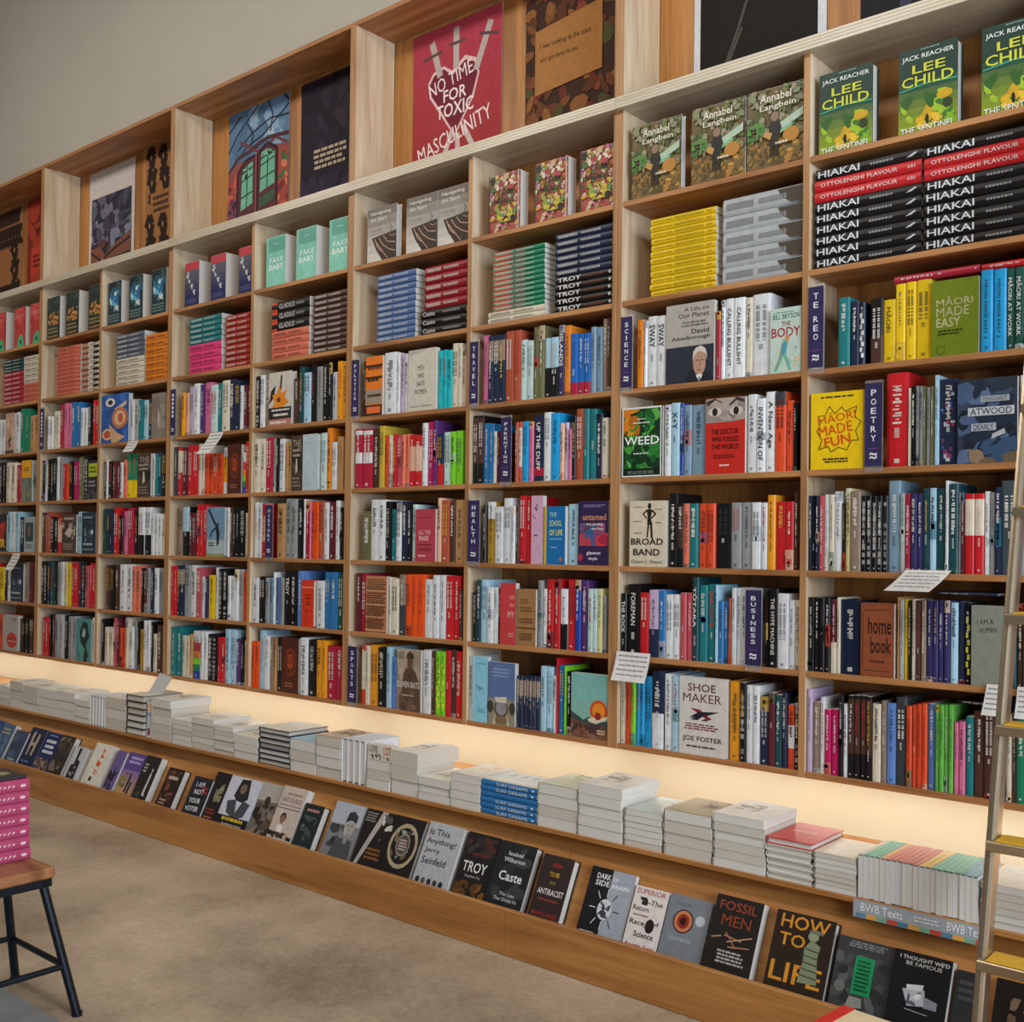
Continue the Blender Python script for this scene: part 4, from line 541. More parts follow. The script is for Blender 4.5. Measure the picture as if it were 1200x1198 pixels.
CELLS = '''C8|S 2 51 241 TE REO;B 89 36 204 tl;B 126 26 189 nv;B 151 19 183 wb;B 187 38 187 bk/bn;B 224 36 179 yl T MĀORI;B 260 28 219 yl;B 289 27 221 yl;B 316 43 223 yl;F 363 129 210 made_easy;B 493 31 222 sk T MĀORI MADE EASY 2;B 525 33 220 sk T MĀORI MADE EASY 2;B 558 21 218 dg T MĀORI AT WORK;B 579 24 217 dg T MĀORI AT WORK;B 603 21 213 dg;B 624 18 210 dg
D8|F 8 165 228 made_fun;S 179 53 238 POETRY;B 234 63 268 rd;B 297 8 221 cr;B 305 13 226 bk;B 318 11 225 gy;B 329 10 224 gy;B 338 9 223 ol;B 348 11 219 gy;B 358 12 221 ol;B 371 12 250 lb;B 383 49 237 pt;F 435 157 229 dearly;B 593 12 229 wh;B 605 18 222 nv;B 623 21 226 gy
E8|B 2 10 224 nv;B 12 11 224 bk;B 23 12 223 nv;B 35 17 223 rs;B 51 15 226 wh;B 67 15 226 cr;B 81 23 235 wh;B 105 10 200 bk;B 115 16 243 py;B 130 32 233 tp;B 163 16 220 bw;B 179 16 220 bw;B 195 16 219 bw;B 210 16 219 bw;B 226 16 219 bw;B 242 35 261 st;B 277 14 224 sv;B 291 15 223 cm;B 306 18 223 in;B 324 16 223 in;B 340 19 237 dt;B 359 18 237 lb;B 377 26 236 dt;B 403 9 256 wh;B 412 26 247 dt;B 438 7 223 gy;B 445 9 223 mr;B 454 26 219 rc;B 480 25 219 rc;B 505 14 224 wh;B 519 14 221 gy;B 533 16 235 nv;B 549 43 251 sl;B 592 16 225 gy;B 608 18 224 bn;B 626 19 218 cr
F8|B 2 18 220 bk;B 20 18 220 bk;B 38 17 220 bk;B 55 17 219 bk;B 73 20 216 mr/cr;B 92 10 223 cr;B 102 61 217 nk;F 167 101 211 home_book;B 270 7 230 tn;B 277 14 224 sv;B 291 12 225 yl;B 303 9 222 bk;B 312 12 226 cr;B 324 15 223 bn;B 339 14 224 tp;B 353 19 224 in;B 371 15 225 in;B 386 14 226 in;B 401 16 226 in;B 417 21 221 lb;B 438 17 225 nv;B 455 17 222 ky;F 475 90 217 human;B 567 22 219 dt;B 589 16 225 bn;B 605 13 229 ol;B 618 23 228 dg
G8|B 2 16 246 lc;B 18 24 209 tp;B 42 15 225 wh;B 56 20 191 mg;B 76 24 193 mg;B 100 14 236 bk;B 114 13 213 wh;B 127 19 239 bo;B 146 19 241 bo;B 166 18 242 bo;B 183 17 241 bo;B 201 25 223 cr;B 226 15 233 tp;B 241 28 229 cf;B 269 30 247 ch;B 299 16 226 ro;B 315 13 230 ro;B 328 14 234 ro;B 342 15 237 ro;B 357 22 238 sb;B 379 12 237 gn;B 391 13 238 gn;B 403 13 239 gn;B 416 13 241 gn;B 430 12 195 pk;B 442 17 199 pk;B 459 21 213 tl;B 481 28 230 bn;B 508 28 236 bn;B 537 27 236 bn;B 564 16 230 cr;B 580 10 232 bn;B 589 25 225 eg;B 614 26 230 wh
C7|S -676 49 239 SCIENCE;B -621 27 230 og;B -593 13 225 wh;B -580 38 236 wh T SWAY;B -542 37 233 wh T SWAY;F -503 183 259 planet;B -318 17 219 cm;B -301 14 253 wh;B -287 29 255 wh T CALLING BULLSHIT;B -257 40 253 wh T CALLING BULLSHIT;B -217 24 249 cr;B -193 63 254 wh;F -127 105 199 body
D7|F -671 161 235 weed;B -508 25 235 wh;B -483 32 239 lb T X+Y;B -451 14 236 ry;B -437 28 229 st;B -409 55 227 st;F -351 144 241 doctor;B -206 31 244 wh;B -174 30 229 wh T INVENTION OF;B -144 32 247 wh T A New Age;B -112 37 244 bt;B -75 24 215 ro;B -50 11 208 bk
E7|F -640 145 220 broad_band;B -493 35 243 bk;B -458 25 209 bo;B -433 24 208 co;B -409 31 208 tl;B -378 34 207 ro;B -344 29 207 ro;B -315 54 206 bk;B -261 36 208 gy;B -225 38 208 gy;B -187 32 207 wh;B -155 21 206 wh;B -134 26 229 am;B -108 34 208 rd;B -75 28 208 rd;B -46 14 235 bn
F7|B -676 23 207 bk T THE ROCK;B -653 52 239 bk T FOREMAN;B -601 35 213 rd;B -566 39 223 lc/nv;B -527 27 222 bu;B -501 31 210 wh;B -470 28 211 wh;B -442 23 218 rs;B -419 22 219 rs;B -397 23 270 dt T TŌTARA;B -373 31 245 tl;B -342 30 249 tl;B -312 10 247 lb;B -301 19 197 bu;B -283 18 198 bu;B -265 11 207 ru;B -254 17 240 wh;B -237 16 237 wh;B -222 21 237 wh;S -197 57 232 BUSINESS;B -138 7 235 bk;B -131 34 241 bk T THE HYPE MACHINE;B -97 37 228 wh;B -60 18 209 wh;B -42 20 210 cr
G7|B -676 23 217 cr;B -653 22 219 ro;B -631 19 221 lg;B -612 17 223 sk;B -596 18 224 sk;B -578 31 235 sk;B -547 46 253 nw;B -501 32 249 wh;B -469 30 247 lb;F -438 175 249 shoe;B -260 39 246 am;B -222 22 246 bw;B -199 22 239 wh;B -177 22 240 wh;B -155 31 209 nv;B -124 21 223 mr;B -103 24 219 dt;B -79 16 227 nv;B -62 23 193 ow;B -39 17 220 bw
C6|S -1373 46 235 TRAVEL;B -1324 30 261 pk;B -1295 27 256 nb;B -1267 28 256 nb;B -1240 30 255 nb;B -1210 40 263 ru;B -1170 33 263 ru;B -1137 29 223 aq;B -1108 31 217 aq;B -1077 25 263 ol;B -1052 28 265 ol;B -1023 31 216 lk;B -992 34 215 lk;B -958 27 254 in T ISLANDS;B -931 27 250 og;B -904 33 218 br;B -871 26 214 br;B -844 29 213 br;B -815 22 231 st;B -793 26 228 st;B -767 22 253 tp;B -745 17 253 bn
D6|B -1371 27 261 bo;B -1344 29 259 bo;B -1315 28 228 bu;B -1286 25 224 bu;B -1261 16 194 wh;B -1245 19 193 mr;S -1212 53 236 PARENTING;B -1156 17 221 ru;B -1139 18 222 wo;B -1121 30 221 sk;B -1091 23 219 pk;B -1068 46 242 ny T UP THE DUFF;B -1021 34 247 wh;B -987 40 242 sk;B -947 20 204 pe;B -927 17 205 lc;B -910 17 180 pk;B -893 18 224 bk;B -875 32 249 ru;B -843 24 247 tl;B -819 29 245 tl;B -789 26 227 nv;B -764 27 210 cr
E6|S -1373 62 232 HEALTH;B -1309 15 219 bk;B -1293 41 230 gw;B -1252 42 211 wh;B -1209 38 242 wh;B -1170 20 211 wh;B -1151 18 211 bn;B -1133 32 249 rd;B -1101 28 248 rd;F -1070 57 248 pink;F -1010 99 208 school;B -909 49 215 lb;F -857 133 224 untamed
F6|B -1360 19 189 bk;B -1341 21 235 dt;B -1320 36 236 lb;B -1284 30 209 wh;B -1254 22 210 wh;B -1232 15 205 bk;F -1215 79 228 coral;F -1134 93 208 kraft;B -1039 22 241 gy;B -1017 19 212 wh;B -998 32 247 rd;B -966 27 248 rd;B -938 32 214 wk;B -906 34 247 rd;B -872 26 248 ry;B -846 29 246 pu;B -816 23 218 aq;B -794 20 219 aq;B -773 21 220 py;B -752 16 200 gy
G6|B -1373 23 243 wh;F -1348 77 247 sky_face;F -1268 132 232 glass_face;B -1134 14 189 nb;B -1120 16 190 nb;B -1104 16 190 nb;B -1089 15 192 nb;B -1073 15 192 nb;B -1058 16 192 nb;B -1042 17 192 nb;B -1025 27 233 lb;B -998 31 233 lb;B -966 17 203 wh;B -950 7 268 rd;B -942 29 242 bu;B -913 7 242 lg;B -906 25 224 bk;F -879 160 224 sunset
C5|S -2051 50 236 POLITICS;B -1998 20 234 bn;F -1975 106 247 orange_face;B -1867 72 253 wh;B -1795 21 245 wh;B -1773 28 241 lc;B -1745 21 238 wh;F -1720 159 246 hate;B -1559 26 230 tq;B -1533 23 230 tq;B -1510 28 227 tq;B -1482 33 249 cr;B -1449 21 246 cr;B -1428 18 243 cr
D5|B -2041 43 251 cw;B -1997 60 248 cw;B -1937 41 240 bn;B -1896 33 255 ye;B -1863 25 215 ro;B -1838 25 214 cr;B -1812 25 215 rd;B -1787 28 211 rs;B -1759 21 211 co;B -1738 21 213 co;B -1717 35 206 rw;B -1682 41 204 rw;B -1641 26 250 wh;B -1614 34 253 mg;B -1581 20 256 pu;B -1560 33 200 nv/rd;B -1527 39 207 aq;B -1488 29 207 lg;B -1458 37 208 lg
E5|B -1994 56 204 ol;B -1938 47 251 wh;B -1891 44 250 wh;B -1847 29 242 bk;B -1817 32 209 tl;B -1785 31 236 wh;B -1754 35 240 nv;B -1719 24 237 bk;B -1694 24 227 aq;F -1668 115 207 rose_face;B -1552 22 250 pe;B -1530 44 240 ru;B -1486 26 235 bn;B -1460 50 241 tn
F5|B -2031 42 244 mr;B -1989 29 242 cm;F -1955 129 235 tan_face;B -1824 17 232 cr;B -1807 43 227 cr;B -1764 39 245 gk;B -1725 31 246 or;B -1694 35 247 or;B -1659 42 248 or;B -1617 45 230 wh;B -1572 33 247 wh;B -1538 33 248 wh;B -1505 44 246 rd;B -1462 36 247 rd;B -1425 13 199 bn
G5|S -2051 60 234 SPORTS;B -1989 27 245 wo;B -1962 25 244 cr;B -1936 54 248 am;B -1883 49 243 bk;B -1834 32 247 lb;B -1801 36 210 cf;F -1764 140 246 bats;B -1622 45 250 wh;B -1577 22 248 bn;B -1554 30 250 lk2;B -1525 26 249 lk2;B -1499 29 256 rd;B -1470 29 261 bn;B -1441 36 258 rd
C4|B -2747 37 240 bw;B -2710 37 242 wh;B -2674 38 239 tp;F -2633 168 243 star_face;B -2462 40 205 bn;B -2422 33 253 dt;B -2388 50 222 lb;B -2338 33 252 bk;B -2305 45 241 gy;B -2260 40 250 bk;B -2219 20 251 bk;B -2198 32 207 sv;B -2166 35 251 am;B -2132 31 247 am
D4|B -2747 46 249 cr;B -2701 46 247 cr;B -2655 49 250 cm;B -2606 22 244 gy;B -2584 22 243 bk;B -2561 40 239 wh;B -2521 26 223 tn;B -2495 30 222 tn;F -2461 77 247 brown_face;F -2383 107 248 pale_face;B -2274 42 249 aq;B -2232 32 268 og;B -2198 36 205 wh;B -2162 22 227 tn;B -2141 21 225 tn
E4|B -2742 30 255 wh;B -2711 26 249 wh;B -2685 49 249 rw;S -2629 55 236 HISTORY;B -2571 59 247 tn;B -2512 46 268 gy;B -2466 42 265 gy;B -2424 45 262 bk;B -2378 10 263 wh;B -2368 34 254 cm;B -2333 7 251 pk;B -2326 27 251 or;B -2299 24 251 or;B -2275 34 252 ru;B -2242 33 245 wh;B -2209 43 247 mr;B -2166 29 252 wh;B -2136 25 222 bk
F4|B -2747 51 206 wh;B -2696 50 213 bk;B -2646 32 209 gy;B -2615 27 210 st;B -2588 13 235 wh;B -2574 35 211 sb;B -2539 26 212 gy;B -2513 52 243 bk T TROY;B -2461 39 246 bk;B -2422 43 245 cf;F -2375 83 206 red_face;B -2289 55 205 wh;B -2234 40 244 bu;B -2194 52 245 bu;B -2142 43 238 dg
G4|B -2747 31 212 or;B -2717 28 214 or;B -2689 40 268 lb;B -2649 41 243 wh;B -2608 24 240 tp;B -2584 25 239 tn;B -2559 44 240 bk;F -2514 123 245 ember_face;B -2388 52 251 wh;B -2336 58 246 bk;B -2278 37 247 am T YORK;B -2241 32 247 am;B -2209 56 228 cm;B -2153 51 229 cm
C3|S -3425 49 232 ~6;B -3351 34 214 am;B -3316 32 211 pe;B -3284 42 239 lc;B -3243 47 250 wh;B -3196 41 243 pu;B -3154 56 248 pk;B -3098 56 231 aq;B -3043 35 235 tl;B -3008 64 244 cr;B -2944 44 244 nv;B -2900 39 234 nv;B -2861 27 207 wh;B -2834 30 208 mr;B -2804 33 211 bn
D3|B -3423 44 247 ch;B -3379 38 242 rc;B -3341 53 240 mr;B -3287 45 249 rd;B -3242 44 246 rd;B -3198 29 251 cr;B -3170 25 248 cr;B -3144 37 200 ro;B -3107 36 199 ro;B -3070 36 197 ro;B -3034 40 195 ro;B -2995 44 222 aw;F -2947 111 234 ember_face;B -2832 21 191 rb;B -2811 34 241 rd
E3|B -3372 44 244 tp;B -3328 58 243 lk;B -3270 31 214 mr;B -3239 33 214 mr;B -3206 30 254 rd;B -3176 32 253 rd;B -3144 32 252 rd;F -3109 149 238 climber;B -2957 22 234 wh;B -2934 26 237 bn;B -2908 26 237 bk;B -2882 32 236 bk;B -2849 38 240 bk;B -2810 23 208 cr
F3|B -3423 27 247 rd;B -3396 25 248 rd;B -3371 32 252 nb;B -3339 33 253 nb;B -3306 50 254 gy;B -3256 50 255 wh;B -3206 49 243 rs;B -3156 30 200 wh;B -3125 32 201 in;B -3094 54 210 yl;B -3039 26 247 wh;B -3013 33 243 bw;B -2980 36 244 bw;B -2943 28 210 wh;B -2915 29 210 wh;B -2887 34 242 wh;B -2852 36 243 sv;B -2816 32 232 ro
G3|B -3414 44 242 tl;B -3370 51 245 tl;B -3318 36 203 cr;B -3282 33 205 cr;B -3249 24 215 tn;B -3225 63 232 rb;B -3163 31 232 wh;B -3132 32 234 wh;B -3100 41 224 bw;B -3059 41 226 bw;B -3018 31 213 rd;B -2987 32 215 rd;B -2955 42 256 lb;B -2913 46 255 lb;B -2866 32 215 pu;B -2834 32 225 bk;B -2802 25 211 cr
C2|F -4122 280 262 blue_face;B -3838 39 221 wh;B -3800 45 218 sv;B -3755 44 211 tl;B -3710 47 207 lb;B -3663 43 210 nv;F -3618 131 232 grey_face
D2|B -4095 24 208 bk;B -4071 18 207 wh;B -4053 53 203 bk;B -4000 35 201 mr;B -3964 35 199 mr;B -3929 29 192 wh;B -3900 40 203 co;B -3860 56 234 gd;B -3805 48 232 gd;F -3743 126 229 brown_face;B -3614 26 223 wh;B -3588 32 221 tl;B -3556 35 226 dt;B -3521 37 224 bw
E2|B -4099 35 245 dg;B -4064 36 245 nv;B -4028 34 244 nv;B -3994 54 252 rd;B -3939 30 211 bk;B -3909 27 214 mr;B -3882 40 230 pk;B -3842 59 245 cm;B -3783 44 237 bk;B -3739 58 248 wk;B -3681 60 247 wk;B -3620 33 215 wh;B -3588 35 215 wh;B -3552 38 210 wh;B -3515 32 210 cr
F2|B -4055 39 240 bn;B -4016 46 241 bk;B -3969 46 242 bn;B -3924 68 247 wh;B -3856 67 248 wh;B -3789 40 241 co;B -3749 41 242 co;B -3708 29 231 bk;B -3679 32 232 mr;B -3648 33 232 gy;B -3615 38 233 nv;B -3577 39 234 wh;B -3538 42 235 gy
G2|B -4093 31 247 bk;B -4060 44 204 cr;B -4016 42 206 cr;B -3974 29 257 rs;B -3945 38 258 mr;B -3906 30 208 ro;B -3876 30 210 ro;B -3846 28 267 cr;B -3816 52 221 wh;B -3764 24 248 gy;B -3740 29 249 bk;B -3710 37 212 gl;B -3673 33 260 wh;B -3640 33 262 wh;B -3607 24 256 bk;B -3581 39 196 cr;B -3542 54 244 bn
C1|S -4800 49 238 ~7;B -4745 30 194 wh;B -4715 41 192 wh;B -4674 40 219 cr;B -4634 34 216 cr;B -4600 46 253 cm;B -4554 46 256 pk;B -4508 46 253 pk;B -4462 52 255 bu;B -4410 51 251 bu;B -4358 38 215 wh;B -4320 38 212 wh;B -4282 49 235 bk;B -4232 39 250 rd;B -4193 38 247 rd
D1|B -4800 32 239 bk;B -4768 33 238 wh;B -4735 38 243 bk;B -4696 34 248 bk;B -4662 34 246 bk;B -4628 38 252 wh;B -4591 36 250 gy;B -4553 40 209 rd;B -4514 33 207 ro;B -4481 52 219 bk;B -4429 52 217 mg;B -4377 50 240 ol;B -4327 31 244 bw;B -4296 31 243 bw;F -4261 111 216 lime_face
E1|B -4800 47 235 bn;B -4753 34 238 ru;B -4719 31 238 ru;B -4687 43 208 bw;B -4644 46 207 bk;B -4599 53 207 rw;F -4539 161 221 rust_face;B -4374 53 233 lb;F -4314 147 229 night_face
F1|B -4794 39 249 bk;B -4755 39 246 bw;B -4716 38 247 nv;B -4677 38 244 dg;B -4639 38 244 bk;B -4601 40 248 gy;B -4561 42 249 wh;B -4519 41 246 py;B -4478 40 247 yl;B -4438 41 248 rd;B -4397 39 248 rd;B -4359 40 249 nv;B -4319 38 250 bw;B -4280 42 233 rs;B -4238 37 248 rd;B -4201 39 248 rd
G1|B -4767 39 223 rd;B -4728 39 225 rd;B -4689 38 242 bk;B -4652 38 244 mr;B -4614 53 246 gy;B -4561 52 248 sv;B -4509 44 247 bk;B -4464 51 242 gy;B -4413 50 245 sv;F -4360 166 236 teal_face;B -4190 30 249 wh
C0|B -5478 48 225 bk;B -5430 47 225 rd;B -5382 47 218 wh;B -5335 62 215 wh;F -5267 117 249 peach_face;B -5145 60 247 wh;B -5085 58 264 eg;B -5027 59 259 eg;B -4967 65 214 tn;B -4902 45 216 tn
D0|B -5478 64 255 bu;B -5414 47 252 bk;B -5367 62 250 bk;B -5304 39 247 bk;B -5266 69 246 cr;B -5197 68 243 cr;B -5129 45 226 cm;B -5084 40 224 rd;F -5041 126 250 gold_face;B -4910 29 244 gy
E0|B -5477 71 232 bn;B -5405 53 231 wh;F -5349 118 230 flower_face;B -5226 46 244 lb;B -5180 51 244 wh;B -5130 58 243 lb;B -5070 66 211 nk;F -5001 134 211 cyan_face
F0|B -5465 89 226 rd;B -5375 53 204 yl;B -5322 61 205 yl;B -5262 42 229 bk;B -5220 51 230 wh;F -5165 163 231 night_face;B -4997 57 238 tp;B -4940 55 235 mr;B -4885 29 229 bn
G0|B -5452 71 205 bn;B -5381 53 209 ro;B -5329 66 211 ro;F -5259 203 215 apple_face;B -5051 28 201 bn;B -5023 41 203 bk;B -4982 49 205 bk;B -4933 59 207 bn'''
BAYNAME = {8: 'te reo bay', 7: 'science bay', 6: 'travel bay', 5: 'politics bay', 4: 'history bay'}
BAYALL = {**BAYNAME, 3: 'bay beside the history bay', 2: 'bay above the hanging small card', 1: 'second bay from the far end', 0: 'farthest bay'}
ROWN = dict(C='top', D='second', E='third', F='fourth', G='lowest')
ROWZ = dict(A=ZS[1], B=ZS[2], C=ZS[3], D=ZS[4], E=ZS[5], F=ZS[6], G=ZS[7])
FACE_LABEL = dict(made_easy='olive green face-out book titled Made Easy on the te reo shelf', made_fun='yellow face-out book with red Made Fun lettering beside the poetry sign', dearly='dark slate face-out book titled Dearly beside the blue patterned book',
 home_book='brown face-out book with handwritten title home book', human='grey-green face-out book beginning I am a human beside the ladder', planet='grey face-out book with a white-haired man, between two Sway copies and a red spine', body='pale aqua face-out book titled The Body', weed='green leafy face-out book titled Weed',
 doctor='red face-out book with a pair of eyes across its top', broad_band='cream face-out book titled Broad Band with a standing figure', shoe='pale grey face-out book titled Shoe Maker', pink='tall pink face-out book behind the blue School of Life book', school='blue face-out book titled The School of Life with yellow spine', untamed='purple face-out book titled untamed', coral='coral red face-out book beside the kraft brown one',
 kraft='kraft brown face-out book with a dark band, beside the coral one', sky_face='pale sky blue face-out book at the end of the lowest travel bay shelf', glass_face='slate blue face-out book with an arched figure on sand colour', sunset='sea green face-out book with an orange sun over hills', orange_face='orange and black banded face-out book beside the politics sign', hate='ivory face-out book titled Men Who Hate Women', rose_face='rose red face-out book titled All the Rage',
 tan_face='tan face-out book filled with four bands of brown lettering', bats='sepia face-out book titled Eleven Bats with a capped figure', star_face='white face-out book with an orange star burst', brown_face='dark brown face-out book beside the blank pale blue one', pale_face='blank pale blue face-out book beside the dark brown one', red_face='orange-red face-out book in front of blue books, history bay', climber='pale blue face-out book with a hanging dark climber figure',
 blue_face='blue face-out book with round orange and white pictures', grey_face='taupe grey face-out book above the second bay with a small card', rust_face='brown patterned face-out book before a pale blue spine and the dark blue cover', lime_face='black face-out book with a lime green upper block', night_face='dark blue face-out book with pale lettering', teal_face='teal face-out book with a black coiling shape', peach_face='peach face-out book with a small dark tree shape', gold_face='grey face-out book with a gold upper block',
 flower_face='black face-out book with red flame-like petals', cyan_face='grey face-out book with a dark teal picture panel', apple_face='pale grey face-out book with a red round emblem')
spines = []
for line in CELLS.strip().split('\n'):
    cell, body = line.split('|'); row, c = cell[0], int(cell[1]); z = ROWZ[row]+TH/2; items = []
    for it in body.split(';'):
        p = it.split(' '); items.append((p[0], int(p[1])/1000, int(p[2])/1000, int(p[3])/1000, p[4:]))
    bk = [i for i in items if i[0] == 'B']
    for n, (kind, x, wd, h, ex) in enumerate(items):
        if kind == 'B': spines.append(dict(row=row, c=c, z=z, x=x, t=wd-.0006, h=h, code=ex[0], text=' '.join(ex[2:]) if len(ex) > 2 else None, items=items, n=n))
        elif kind == 'F':
            t = .022 if c > 4 else .03; key = ex[0]
            lab = FACE_LABEL.get(key)
            if key == 'ember_face': lab = 'dark brown face-out book with an ember circle, ' + ('lowest shelf of the history bay' if row == 'G' else 'beside the bright red spines')
            if key == 'brown_face': lab = 'dark brown face-out book, ' + {'D4': 'beside the blank pale blue one', 'D2': 'between green-yellow spines and a white one'}[cell]
            if key == 'night_face': lab = 'dark blue face-out book, ' + {'E1': 'beside pale blue spine in the bay second from the end', 'F0': 'under the slipping note card at the far end'}[cell]
            o = book('facing_book', t, wd-.003, h, '-', 'facing', (x, .006+t, z), art=key)
            tag(o, lab, 'book', 'face-out books among the spines')
        elif kind == 'S':
            txt = ' '.join(ex); X0 = x; W = max(wd, .03)
            s = empty('section_sign', (X0, -.006, z-.014))
            nice = {'~6': 'illegible letters in the bay beside history', '~7': 'illegible letters in the second bay from the far end'}.get(txt, 'white letters ' + txt.lower())
            tag(s, 'dark purple upright section sign with ' + nice, 'sign', 'section signs on the shelves')
            hh = h+.012
            mb = MB(); mb.bevbox((0, 0, 0), (W, .004, hh+.014), .0008); recalc(mb.obj('holder', M_CLEAR, s))
            mb = MB(); mb.box((.002, -.0012, .018), (W-.002, -.0002, hh+.006), '2c2450'); mb.obj('insert', M_CARD, s)
            mb = MB(); A = Art(mb, lambda u, v, l: (.002+(W-.004)*u/100, -.0014-l, .018+(hh-.012)*v/100), W/hh)
            if txt[0] == '~':
                A.run(';'.join('r 32 %d 68 %d d8d8e0' % (84-9*i, 90-9*i) for i in range(int(txt[1]))))
            else:
                sl_ = min(13.5, 66/len(txt)); v = 92
                for ch in txt:
                    if ch != ' ': A.text(34 if ch != 'I' else 45, v-sl_*.68, 66 if ch != 'I' else 55, v, 'dadae2', ch)
                    v -= sl_*(1 if ch != ' ' else .6)
            A.run('r 20 20.5 80 21.3 7a4a8a;p dadae2 28,15 40,16.2 56,14.6 72,15.6 72,13.4 56,12.4 40,14 28,12.8;p dadae2 28,10.6 40,11.8 56,10.2 72,11.2 72,9 56,8 40,9.6 28,8.4;p dadae2 66,15 72,15 72,9.4 66,9.4')
            mb.obj('lettering', M_CARD, s)
for s in spines:
    cx = Vector((s['x'], 0, s['z']+.11)); d = (cx-CAM).length; s['a'] = s['t']*s['h']/d**2
spines.sort(key=lambda s: -s['a'])
near, far = spines[:300], spines[300:]
used = set()
def spine_label(s):
    it = s['items']; n = s['n']; code = s['code']
    a = n
    while a > 0 and it[a-1][0] == 'B' and it[a-1][4][0] == code: a -= 1
    b = n
    while b < len(it)-1 and it[b+1][0] == 'B' and it[b+1][4][0] == code: b += 1
    def nb(k):
        if k < 0 or k >= len(it): return 'the side'
        q = it[k]
        return cname(q[4][0]) if q[0] == 'B' else 'the sign' if q[0] == 'S' else 'the face-out book'
    L, Rr = nb(a-1), nb(b+1)
    adj = 'thick ' if s['t'] > .037 else 'slim ' if s['t'] < .0165 else ''
    run = '%s of %s ' % (ORD[n-a], NUM[b-a+1]) if b > a else ''
    where = '%s spine row, %s' % (ROWN[s['row']], BAYALL[s['c']])
    for lab in ('%s%s%s book between %s and %s, %s' % (run, adj, cname(code), L, Rr, where), '%s%s book between %s and %s, %s' % (run, cname(code), L, Rr, where), '%s%s book after %s, %s' % (run, cname(code), L, where), '%s book, %s spine in %s' % (cname(code), ORD[n % 20], where)):
        if len(lab.split()) <= 16 and lab not in used: break
    used.add(lab); return lab
for s in near:
    rnd = random.Random(int(s['x']*9973)+ord(s['row']))
    w = rnd.uniform(.125, .15) if s['h'] < .235 else rnd.uniform(.145, .175)
    o = book('shelved_book', s['t'], w, s['h'], s['code'], 'shelved', (s['x'], .008+rnd.uniform(0, .008), s['z']+.0002), text=s['text'], rnd=rnd)
    tag(o, spine_label(s), 'book', 'spine-out books on the shelves')
rx = random.Random(21)
for row in 'CDEFG':
    for c in (9, 10):
        l, r = bay(c); x = l+.004
        while x < r-.03: t = rx.uniform(.012, .038); far.append(dict(row=row, c=c, z=ROWZ[row]+TH/2, x=x, t=t-.0006, h=rx.uniform(.19, .25), code=rx.choice('wh wh bk nv rd cr tl gy am bn bu st ru dg'.split()), text=None)); x += t
mb = MB()
for s in far:
    rnd = random.Random(int(s['x']*9973)+ord(s['row'])); y0 = .008+rnd.uniform(0, .006); w = rnd.uniform(.13, .165)
    q = MB(); c, base = cols_of(s['code']); bc = jitter(base, rnd); shell(q, s['t'], w, s['h'], bc, True, n=3)
    q.box((.0027, .0045, .003), (s['t']-.0027, w-.005, s['h']-.003), 'd6d2cb'); p = s['code'].split('/')
    if len(p) > 1: MIX['_'] = ('', base, [(0, .42, p[1])]); spine_print(q, s['t'], s['h'], '_', s['text'], rnd, base)
    else: spine_print(q, s['t'], s['h'], c, s['text'], rnd, bc)
    n = len(mb.v); mb.v += [(x+s['x'], y+y0, z+s['z']+.0002) for x, y, z in q.v]; mb.f += [tuple(n+i for i in f) for f in q.f]; mb.c += q.c
o = recalc(mb.obj('distant_shelved_books', M_COVER)); tag(o, 'remaining spine-out books filling the far bays of the wall', 'book', None, 'stuff')

# books lying across the tops of a row
def lying(x, y, z, L, w, t, col, lab):
    o = book('lying_book', t, w, L, col, 'flat', (x+L, y, z), hard=True); tag(o, lab, 'book', 'books laid across upright ones')
zC = ROWZ['C']+TH/2
lying(.255, .012, zC+.2225, .235, .16, .020, 'cm', 'crimson book lying across the yellow te reo books')
lying(.494, .014, zC+.2225, .155, .15, .018, 'rd', 'red book lying across the sky blue te reo books')
zF = ROWZ['F']+TH/2
lying(.375, .03, zF+.241, .16, .14, .010, 'nv', 'navy slim book lying across the indigo spines beside the sloping note')
zG = ROWZ['G']+TH/2
lying(.43, .04, zG+.243, .17, .15, .012, 'bk', 'black book lying across the light green spines')

# ------------------------------------------------------------------ row of face-out covers under the poster niches
FACES = {8: ('green', .165, .243, .045, 1, (.02, .26, .488), 'dark green thriller'), 7: ('orchard', .196, .25, .024, 1, (-.654, -.421, -.219), 'orchard photograph cookbook'), 6: ('carnival', .15, .22, .045, 1, (-1.3, -1.077, -.870), 'multicoloured swirling'),
 5: ('navigating', .178, .228, .028, 1, (-1.99, -1.756, -1.575), 'taupe tattoo pattern'), 4: ('mint', .142, .232, .030, 3, (-2.683, -2.464, -2.237), 'mint green'), 3: ('stairs', .125, .224, .031, 3, (-3.349, -3.125, -2.896), 'blue and red stepped-letter'),
 2: ('bluebloom', .138, .238, .034, 2, (-4.092, -3.877, -3.657), 'dark blue-bloom'), 1: ('gilt', .15, .25, .030, 2, (-4.78, -4.56, -4.305), 'dark gilt-figured'), 0: ('redgreen', .15, .245, .040, 2, (-5.46, -5.20, -4.995), 'red book with green')}
POS = ('beside the far upright', 'in mid bay', 'beside the near upright')
